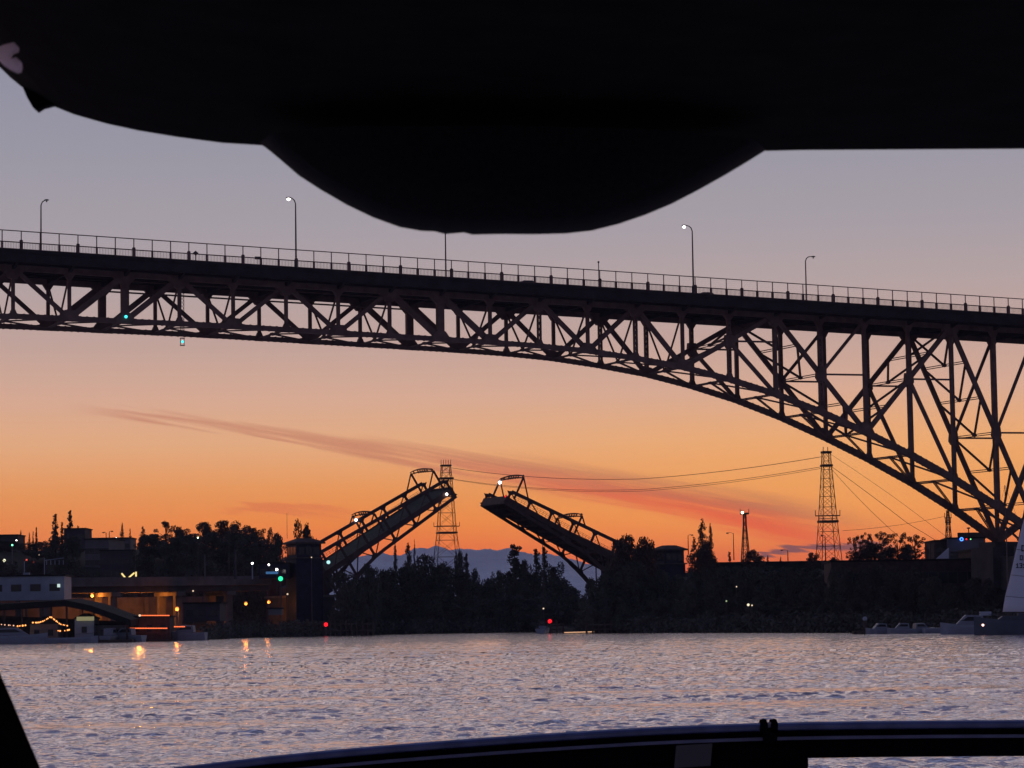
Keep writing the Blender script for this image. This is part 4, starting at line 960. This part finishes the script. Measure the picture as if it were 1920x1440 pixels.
festoon([(60,1166),(72,1166),(82,1163),(95,1155),(104,1162),(113,1169),(127,1172)], 473, 'string of warm lights outlining a gable in the boat shed', r=.12, step=3.2)
festoon([(105,1181),(117,1182),(128,1180),(131,1179)], 474, 'short string of warm lights below the right end of the gable', r=.13)
point(42, 1187, 474, .32, emi('amber_lamp', (1,.6,.2), 5), 'single amber lamp low among the boats at the left', GS)
# houseboats
def houseboat(px0, px1, yt, Y, depth, m, label, gable=False, z0=.3):
    x0, x1 = sx(px0, Y, 2), sx(px1, Y, 2); zt = zy((px0+px1)/2, yt, Y); e = empty('houseboat', ((x0+x1)/2, Y, 0), label, 'houseboat', 'houseboats in the marina')
    MB().box((x0-.6, Y-1, -.4), (x1+.6, Y+depth+1, z0)).build('float', m_wood, e)
    MB().box((x0, Y, z0), (x1, Y+depth, zt)).build('wall', m, e)
    if gable: MB().prism([(x0-.4,Y-.3,zt),(x1+.4,Y-.3,zt),((x0+x1)/2,Y-.3,zt+(x1-x0)*.28)], (0,depth+.6,0)).build('roof', m_roof, e)
    else: MB().box((x0-.3,Y-.3,zt), (x1+.3,Y+depth+.3,zt+.2)).build('roof', m_roof, e)
    n = max(1, int((x1-x0)/2)); 
    for i in range(n):
        c = x0+(x1-x0)*(i+.5)/n; MB().box((c-.45,Y-.06,(z0+zt)/2-.5), (c+.45,Y+.02,(z0+zt)/2+.55)).build('window', m_glass, e)
    return e, x0, x1, zt
houseboat(56, 108, 1170, 476, 6, m_cream, 'gabled grey houseboat outlined by warm string lights', True)
houseboat(140, 176, 1160, 478, 6, m_white, 'pale houseboat lit yellowish behind the shed posts', True)
houseboat(-10, 30, 1174, 477, 6, m_cream, 'low grey houseboat at the far left of the marina')
houseboat(181, 232, 1172, 480, 6, m_cream, 'dim houseboat at the right end of the boat shed')
tag(MB().frame_box(at(160,1160,477.2), (1.5,0,0), (0,.03,0), (0,0,.35)).build('lit_window', e_yc), 'dim yellow-green lit window strip of the pale houseboat', 'window')
# red-lit two-storey floating restaurant
e, x0, x1, zt = houseboat(243, 318, 1157, 488, 7, m_brick, 'two-storey floating house edged with orange light tubes')
for a, b, y, lab in ((263,318,1154,'upper'),(243,314,1178,'lower'),(326,347,1175,'right')):
    P = at(a, y, 487.2); Q = at(b, y, 487.2); h = empty('light_tube', P, {'upper':'upper orange light tube along the roof of the floating house','lower':'lower orange light tube along the deck of the floating house','right':'short orange light tube on the small boat right of the floating house'}[lab], 'light tube', 'orange light tubes')
    n = int((b-a)/3.0)
    for i in range(n): p, q2 = P.lerp(Q, (i+.08)/n), P.lerp(Q, (i+.86)/n); MB().tube([p, q2], .10, 6).build('tube', e_neon, h)
    MB().tube([P+Vector((0,.15,0)), Q+Vector((0,.15,0))], .05, 5).build('rail', m_galv, h)
bulb('corner_lamp', at(262,1154,486.8), .22, e_dim, 'warm white lamp at the left end of the upper orange light tube', 'lamps on the floating house')
# boats
def motorboat(px, yw, Lm, label, Y=None, rot=0.0, cabin=True, m=None, h=1.2, flag=False):
    dpt = None
    if Y is None:
        d = ray(px, yw); t = -CH/d.z; Y = d.y*t
    c = Vector((sx(px, Y, 0), Y, 0)); ax = Vector((math.cos(rot), math.sin(rot), 0)); ay = Vector((-math.sin(rot), math.cos(rot), 0))
    e = empty('motorboat', c, label, 'boat', 'boats moored along the shore')
    def q(a, b, z): return c+ax*a+ay*b+up*z
    st = [(-.5,.34,.95),(-.2,.38,.95),(.15,.36,1.0),(.38,.2,1.12),(.5,.01,1.25)]; V = []; B = 3.0
    for a, bw, hh in st:
        for sgn in (-1, 1): V += [q(a*Lm, sgn*bw*B*.55, -.25), q(a*Lm, sgn*bw*B, h*hh*.75), q(a*Lm, sgn*bw*B*1.02, h*hh)]
    Fs = []
    for i in range(4):
        o = i*6
        for k in (0, 1): Fs += [(o+k, o+k+1, o+6+k+1, o+6+k), (o+3+k, o+9+k, o+9+k+1, o+3+k+1)]
        Fs += [(o+2, o+5, o+11, o+8), (o, o+6, o+9, o+3)]
    Fs += [(0,3,4,1),(1,4,5,2)]
    MB().add(V, Fs).build('hull', m or m_hull, e, smooth=False)
    if cabin:
        ck = 1.0 if h >= 1 else .62; ca = [(-.22,h),(-.2,h+1.15*ck),(.08,h+1.25*ck),(.24,h)]
        MB().prism([q(a*Lm, -.8, z) for a, z in ca], ay*1.6).build('cabin', m_hull, e)
        for s_ in (-.83, .81): MB().prism([q(a*Lm, s_, z) for a, z in ((-.17,h+.45*ck),(-.16,h+.95*ck),(.05,h+1.0*ck),(.14,h+.45*ck))], ay*.02).build('window', m_glass, e)
    g = MB(); g.tube([q(.1*Lm,-.9,h+.5), q(.4*Lm,-.35,h*1.15+.5), q(.49*Lm,0,h*1.2+.55), q(.4*Lm,.35,h*1.15+.5), q(.1*Lm,.9,h+.5)], .03, 5); g.build('rail', m_galv, e)
    return e, q
motorboat(22, 1202, 12, 'long white motor cruiser at the far left of the marina', Y=470, rot=rad(6), h=1.5)
motorboat(135, 1203, 9, 'low white motorboat right of the gabled houseboat', Y=471, rot=rad(-5), cabin=False, h=1.0)
motorboat(207, 1199, 6, 'small pale boat left of the floating house', Y=478, rot=rad(80))
motorboat(236, 1199, 7, 'pale motorboat touching the left end of the floating house', Y=480, rot=rad(160))
motorboat(348, 1197, 7.5, 'white cabin boat right of the floating house', Y=492, rot=rad(170), h=1.5)
motorboat(1650, 1186, 4.2, 'leftmost white motorboat moored on the right shore', Y=398, rot=rad(185), h=.75)
motorboat(1692, 1186, 4.4, 'second white motorboat on the right shore', Y=396, rot=rad(178), h=.75)
motorboat(1726, 1186, 4.2, 'third white motorboat on the right shore', Y=397, rot=rad(10), h=.7)
motorboat(1762, 1186, 4.6, 'fourth motorboat on the right shore, next to the sailboats', Y=394, rot=rad(5), cabin=False, h=.8)
motorboat(455, 1180, 3.2, 'tiny pale boat shed door shape on the dark shore below the two orange lamps', Y=570, rot=rad(0), h=1.8, cabin=False)
# little sailboat in the channel
def sailboat(px, yw, Lm, mast, label, Y, rot, sail=None, m=None, h=1.0):
    e, q = motorboat(px, yw, Lm, label, Y=Y, rot=rot, cabin=False, m=m or m_hull, h=h); e.name = 'sailboat'; e['category'] = 'sailboat'; e['group'] = 'sailboats'
    MB().prism([q(a*Lm, -.7, z) for a, z in ((-.18,h),(-.16,h+.5),(.16,h+.45),(.22,h))], (q(0,1,0)-q(0,0,0))*1.4).build('cabin', m or m_hull, e)
    MB().tube([q(.08*Lm,0,h), q(.08*Lm,0,h+mast)], [.09,.05], 6).build('mast', m_galv, e)
    MB().tube([q(.08*Lm,0,h+1.1), q(-.42*Lm,0,h+1.0)], .06, 6).build('boom', m_galv, e)
    g = MB(); 
    for a, b in ((.49,0),(-.49,0),(.08,-.9),(.08,.9)): g.tube([q(a*Lm,b,h), q(.08*Lm,0,h+mast)], .015, 4)
    g.build('rigging', m_galv, e)
    return e, q
e, q = sailboat(1019, 1186, 7.5, 17, 'small sailboat with a bare mast in the channel left of the red light', 548, rad(80))
bulb('boat_lamp', at(1019,1141,547.4), .17, e_dim, 'small warm lamp halfway up the bare mast in the channel', 'boat lamps')
bulb('boat_lamp', at(1011,1181,546), .24, e_dim, 'warm white lamp at the left of the small sailboat hull', 'boat lamps')
bulb('boat_lamp', at(1023,1181,546), .2, e_dim, 'warm white lamp at the right of the small sailboat hull', 'boat lamps')
# big sailboat at the right edge, sail up
Ys = 352.0
e, q = sailboat(1905, 1191, 10.5, 17, 'white-sailed sailboat at the right edge, its tall sail cut by the frame', Ys, rad(178), h=1.9, m=m_hullb)
Wp = lambda px, py, dy=0: at(px, py, Ys+dy)
sail_o = [(1880,1146),(1884,1120),(1893,1085),(1903,1040),(1914,995),(1925,955),(1938,930),(1946,1000),(1950,1080),(1952,1147)]
nS = 14; V = []
for i in range(nS+1):
    py = 1147-(1147-932)*i/nS; xl = np.interp(-py, [-1146,-1120,-1085,-1040,-995,-955,-930], [1880,1884,1893,1903,1914,1925,1938]); xr = np.interp(-py, [-1147,-1080,-1000,-930], [1962,1958,1950,1941])
    for j in range(9):
        t = j/8; x = xl+(xr-xl)*t; V.append(at(x, py, Ys-1.0-.7*math.sin(math.pi*t)*(1-i/nS*.6)))
g = MB(); g.add(V, [(i*9+j, i*9+j+1, (i+1)*9+j+1, (i+1)*9+j) for i in range(nS) for j in range(8)])
so_ = g.build('sail', m_sail, e, smooth=True); sm = so_.modifiers.new('th', 'SOLIDIFY'); sm.thickness = .03
for yy, xa, xb in ((1078,1896,1952),(1118,1886,1956),(1030,1906,1948)):
    MB().tube([at(xa, yy, Ys-1.9), at((xa+xb)/2, yy+3, Ys-2.2), at(xb, yy+5, Ys-1.9)], .03, 5).build('batten', m_concd, e)
def glyph(rows, px, py, s, name='sail_number'):
    g = MB()
    for r, row in enumerate(rows):
        for c, ch in enumerate(row):
            if ch == '#': x, y = px+c*s, py+r*s; a = at(x, y, Ys-2.05); b = at(x+s, y+s, Ys-2.05); g.box((a.x, Ys-2.06, b.z), (b.x, Ys-2.03, a.z))
    return g
TX = {'D':["##.","#.#","#.#","#.#","##."],'6':["###","#..","###","#.#","###"],'A':["###","#.#","###","#.#","#.#"],'1':[".#.","##.",".#.",".#.","###"],'0':["###","#.#","#.#","#.#","###"],'3':["###","..#",".##","..#","###"],'U':["#.#","#.#","#.#","#.#","###"],'S':["###","#..","###","..#","###"]}
for t, px, py, s in (('D',1915,1022,2.4),('0',1912,1041,1.9),('0',1919.5,1041,1.9),('1',1905,1056,1.8),('3',1911.5,1056,1.8),('1',1918,1056,1.8)):
    o = glyph(TX[t], px, py, s).build('sail_number', m_ink, e)
g = MB(); g.frame_box(q(-.12*10.5,0,2.3), q(1,0,0)-q(0,0,0), q(0,.6,0)-q(0,0,0), up*.4); g.build('sail_cover', m_hullb, e)
g = MB(); g.frame_box(q(.36*10.5,0,2.7), (q(1,0,0)-q(0,0,0))*.7, q(0,.5,0)-q(0,0,0), up*.25); g.build('wrapped_jib', m_white, e)
bulb('stern_lamp', at(1843,1172,Ys-2.4), .16, emi('pink_lamp', (1,.6,.5), 3), 'pinkish lamp at the left end of the white-sailed sailboat', 'boat lamps')
e, q = motorboat(1820, 1187, 8, 'white cruiser hull just left of the white-sailed sailboat', Y=372, rot=rad(176), h=1.3)
# hillside flats and other buildings
block(160, 205, 1012, 1090, 690, 14, m_cream, 'apartment_block', 'upper grey stepped apartment block on the left hillside', win=(5,5,1.1,1.2,2.2,2.9), rot=rad(-8))
block(188, 250, 1033, 1090, 672, 12, m_concd, 'apartment_block', 'lower grey apartment block in front, with balconies', win=(6,4,1.2,1.2,2.0,2.9), rot=rad(6))
block(120, 160, 992, 1030, 760, 12, m_concd, 'house', 'dark flat-roofed house beneath the two tall poplars', win=(3,2,1.1,1.1,1.5,2.8))
block(-5, 33, 1004, 1040, 790, 12, m_brick, 'house', 'dark square house at the far left of the hill skyline', win=(3,2,1.1,1.1,1.5,2.8))
block(150, 245, 1010, 1040, 790, 12, m_cream, 'long_building', 'long pale low building behind the grey apartment blocks', win=(8,2,1.1,1.1,1.5,2.8))
for pts, lab in (([(228,1075),(237,1086)], 'left short yellow strip light of the chevron above the viaduct'),([(238,1086),(252,1074)], 'right short yellow strip light of the chevron above the viaduct'),([(255,1072),(255,1081)], 'small upright yellow light right of the chevron')):
    a, b = at(*pts[0], 592), at(*pts[1], 592); g = MB(); g.beam(a, b, .32, .15, (0,1,0)); tag(g.build('strip_light', e_yel), lab, 'light')
e = block(345, 412, 1132, 1165, 545, 12, m_concd, 'shed', 'dark grey shed with a low roof under the viaduct', win=(3,1,1.4,1.2,1.2,3))
block(503, 528, 1142, 1153, 566, 3, m_cream, 'container', 'small pale container below the right orange lamp', 'container')
block(486, 540, 1057, 1085, 600, 10, m_blue, 'bridge_house', 'low dark blue building on the shore left of the left control tower', win=(3,1,1.3,1.0,1.2,3))
# right side: long warehouse, building with lit sign
block(1560, 1850, 1052, 1190, 478, 16, m_brick, 'warehouse', 'long flat-roofed dark warehouse on the right bank', win=(16,3,1.5,1.9,2.0,4.4), rot=rad(-2))
block(1330, 1575, 1055, 1120, 640, 20, m_roof, 'warehouse', 'long low dark shed behind the right bank trees', win=(9,1,1.5,1.2,1.6,4.0))
block(1780, 1850, 1010, 1056, 560, 14, m_cream, 'office_building', 'pale office building with a blue lit sign beside the bridge pier', win=(3,1,1.5,1.1,2.6,3), rot=rad(-4))
block(1756, 1782, 1015, 1056, 562, 14, m_brick, 'office_building', 'narrow brown building left of the pale office building', win=(2,2,1,1,1.4,2.4))
block(1835, 1960, 1030, 1186, 470, 20, m_dkst, 'office_building', 'tall grey building at the right edge behind the bridge pier', win=(5,5,1.3,1.3,2.0,3.4))
tag(MB().prism([at(1748,1054,556), at(1779,1054,556), at(1779,1027,556)], (0,.4,0)).build('tent_roof', m_sail), 'pale pointed tent roof left of the office building', 'tent')
for px, em, r, lab in ((1803,e_blue,.36,'blue'),(1812,e_red,.16,'red'),(1820,emi('sign_green', (.2,1,.3), 1.5),.14,'green')):
    c = at(px, 1011, 558); g = MB(); 
    if lab == 'blue':
        for k in range(14): a = math.tau*k/14; a2 = math.tau*(k+1)/14; g.beam(c+Vector((math.cos(a)*.3,0,math.sin(a)*.3)), c+Vector((math.cos(a2)*.3,0,math.sin(a2)*.3)), .16, .12, (0,1,0))
    else: g.ball(c, r, 8)
    tag(g.build('sign_light', em), lab+(' ring-shaped' if lab == 'blue' else ' dot-shaped')+' sign light on the roof of the pale office building', 'sign', 'sign lights on the office roof')
g = MB(); g.frame_box(at(1825,1003,562), (3.2,0,0), (0,.15,0), (0,0,.5)); tag(g.build('roof_screen', m_brick), 'dark screen wall on the office roof right of the blue sign light', 'screen')
for px, yt in ((1738,1022),(1745,1018),(1752,1021),(1740,1030)):
    a = at(px, yt, 555); b = at(px, 1060, 555); tag(MB().tube([b, a], .12, 6).build('scaffold_pole', m_tower), {1738:'leftmost scaffold pole by the tent roof',1745:'tallest scaffold pole by the tent roof',1752:'scaffold pole nearest the tent roof',1740:'short scaffold pole by the tent roof'}[px], 'pole', 'scaffold poles by the tent roof')
# white fence post / marker at the right shore
e = empty('piling', (sx(1622,398,0), 398, 0), 'pale round-topped piling left of the moored motorboats', 'piling'); x = sx(1622,398,1)
MB().tube([(x,398,-1),(x,398,2.0)], .22, 8).build('post', m_wood, e); MB().ball((x,398,2.2), .34, 8).build('cap', m_white, e)
e = empty('floating_dock', (sx(1700,400,0), 400, 0), 'low dark floating dock along the right shore behind the motorboats', 'dock')
MB().box((sx(1600,400,0), 399.2, -.2), (sx(1850,400,0), 401.5, .45)).build('deck', m_wood, e)
#------------------------------------------------------------------ the viewer's own boat: overhead canopy, bulge, window pillar, coaming
def near_outline(pts, Y): return [at(x, y, Y) for x, y in pts]
cano = [(-500,-60),(-80,60),(-30,98),(0,123),(20,146),(47,168),(102,200),(140,215),(200,232),(260,245),(333,257),(417,268),(490,272.5),(560,276),(800,278),(1200,281),(1437,283),(1500,281.5),(1920,279),(2300,279),(2900,275)]
e = empty('canopy', (0, .6, 3.3), 'black canvas canopy of the boat filling the top of the view', 'canopy')
YC = 1.5; A = near_outline(cano, YC)
g = MB(); n = len(A); back = [p+Vector((0,-2.6,.05)) for p in A]; frt = [CP+(p-CP)*1.02+Vector((-.03 if p.x < -.2 else 0,0,.03)) for p in A]
topA = [Vector((p.x, p.y, CH+.62)) for p in frt]; topB = [Vector((p.x, p.y, CH+.62)) for p in back]
g.add(back+A+frt+topA+topB, [(j*n+i, j*n+i+1, (j+1)*n+i+1, (j+1)*n+i) for j in range(4) for i in range(n-1)]+[(4*n+i, 4*n+i+1, i+1, i) for i in range(n-1)]+[(0,n,2*n,3*n,4*n),(n-1,5*n-1,4*n-1,3*n-1,2*n-1)])
g.build('roof_panel', m_canvas, e)
MB().prism(near_outline([(44,160),(47,168),(55,187),(66,206),(73,212),(84,205),(104,200),(110,185),(70,155)], YC-.004), (0,-.008,0)).build('corner_tab', m_canvas, e)
bul = [(486,268),(505,282),(530,303),(560,329),(600,355),(650,384),(700,408),(750,426),(790,433),(815,434),(835,439),(870,436),(885,440),(940,439),(1000,439.5),(1060,438),(1110,432.5),(1160,420),(1210,403),(1260,382),(1310,356),(1360,328),(1400,304),(1437,281)]
e = empty('mirror_housing', at(960, 360, 1.42), 'dark rounded bulging housing hanging under the canopy at the top centre', 'overhead housing')
P = near_outline(bul, 1.42); cpt = at(960, 270, 1.42); rings = []
V = []; n = len(P)
for (sh, dyy) in ((1.0, 0.0), (.88, .03), (.74, .05)): V += [cpt+(p-cpt)*sh+Vector((0,dyy,0)) for p in P]
Vf = [cpt+(p-cpt)*.93+Vector((0,-.03,0)) for p in P]; Vg = [cpt+(p-cpt)*.6+Vector((0,-.05,0)) for p in P]
allv = Vg+Vf+V; m_ = MB(); m_.add(allv+[cpt+Vector((0,-.055,0)), cpt+Vector((0,.055,0))], [(j*n+i, j*n+i+1, (j+1)*n+i+1, (j+1)*n+i) for j in range(4) for i in range(n-1)]+[(5*n, i+1, i) for i in range(n-1)]+[(5*n+1, 4*n+i, 4*n+i+1) for i in range(n-1)])
m_.build('shell', m_visor, e, smooth=True)
# pale clip at the canopy's left corner
clip = [(-25,112),(-14,100),(0,93),(14,88),(30,84),(36,90),(35,98),(25,102),(20,110),(24,115),(34,112),(41,118),(42,128),(40,136),(33,138),(22,133),(8,124),(0,115),(-12,116)]
e = tag(MB().prism(near_outline(clip, 1.3), (0,-.006,0)).build('canopy_clip', m_pale), 'pale pinkish hook-shaped clip at the left corner of the canopy', 'clip')
# window pillar lower left
e = empty('window_pillar', at(0, 1400, 1.3), 'black slanting window pillar in the lower left corner', 'window pillar')
pil = [(-60,1120),(-30,1185),(0,1262),(22,1312),(47,1372),(78,1445),(110,1520),(160,1640),(-200,1640),(-200,1120)]
MB().prism(near_outline(pil, 1.3), (0,-.05,0)).build('frame', m_rub, e)
# coaming with round top rail along the bottom
e = empty('windscreen_frame', at(1200, 1400, 4.0), 'curved dark metal windscreen frame running along the bottom edge', 'boat frame')
rx_ = [100,200,310,400,500,600,700,800,900,1000,1100,1200,1300,1400,1500,1600,1750,1920,2100,2400,2800]
ry_ = [1471,1456,1441,1430,1418,1408,1399,1391,1383.5,1376.5,1370,1364,1359.5,1356,1353.5,1352,1350.5,1349.5,1350,1352,1356]
YR = 4.0; pm = YR/F_
rail = [at(x, y+9, YR) for x, y in zip(rx_, ry_)]
g = MB(); g.tube(rail, 9*pm, 14); g.build('top_rail', m_alu, e, smooth=True)
g = MB()
def strip(g, x_from, x_to, d0, d1, y0, y1):
    xs = [x for x in np.linspace(x_from, x_to, 40)]
    T_ = [at(x, np.interp(x, rx_, ry_)+d0, YR) for x in xs]; Bt = [at(x, np.interp(x, rx_, ry_)+d1, YR) for x in xs]; n = 40
    V = [p+Vector((0,y0,0)) for p in T_]+[p+Vector((0,y0,0)) for p in Bt]+[p+Vector((0,y1,0)) for p in Bt]+[p+Vector((0,y1,0)) for p in T_]
    g.add(V, [(j*n+i, j*n+i+1, ((j+1)%4)*n+i+1, ((j+1)%4)*n+i) for j in range(4) for i in range(n-1)]+[(0,n,2*n,3*n),(n-1,4*n-1,3*n-1,2*n-1)])
strip(g, 100, 2800, 16, 68, -.004, .03); g.build('panel', m_rub, e)
g = MB(); strip(g, 100, 2800, 27, 33, -.009, -.0045); g.build('bead', m_alu, e)
g = MB(); strip(g, 100, 1515, 68.5, 160, -.003, .03); g.build('lower_panel', m_rub, e)
g = MB(); a = near_outline([(1268,1398),(1336,1394),(1332,1436),(1264,1440)], YR-.012); g.prism(a, (0,.007,0)); g.build('plate', m_galv, e)
g = MB()
for x in (1433, 1452):
    P = near_outline([(x-4,1351),(x+4,1349),(x+7,1357),(x+6,1374),(x-6,1374),(x-6,1358)], YR-.022); g.prism(P, (0,.04,0))
P = near_outline([(1430,1368),(1459,1367),(1457,1392),(1433,1393)], YR-.022); g.prism(P, (0,.012,0)); g.build('bracket', m_rub, e)
MB().prism(near_outline([(1437.5,1355),(1447.5,1354.5),(1446,1364),(1439,1364)], YR-.015), (0,.02,0)).build('clamp_insert', m_pale, e)
# ------------------------------------------------------------------ air
HAZE = 0.00007
if HAZE:
    hz = MB(); hz.box((-9000,-60,-1.2), (9000,9000,195)); m = bpy.data.materials.new('haze'); m.use_nodes = True; t = m.node_tree; t.nodes.clear()
    v = t.nodes.new('ShaderNodeVolumePrincipled'); v.inputs['Density'].default_value = HAZE; v.inputs['Color'].default_value = (.78,.86,1,1); v.inputs['Anisotropy'].default_value = 0.0
    o_ = t.nodes.new('ShaderNodeOutputMaterial'); t.links.new(v.outputs[0], o_.inputs['Volume'])
    tag(hz.build('haze', m, origin=(0,0,0)), 'thin evening haze veiling the distant mountains', 'haze', kind='stuff')
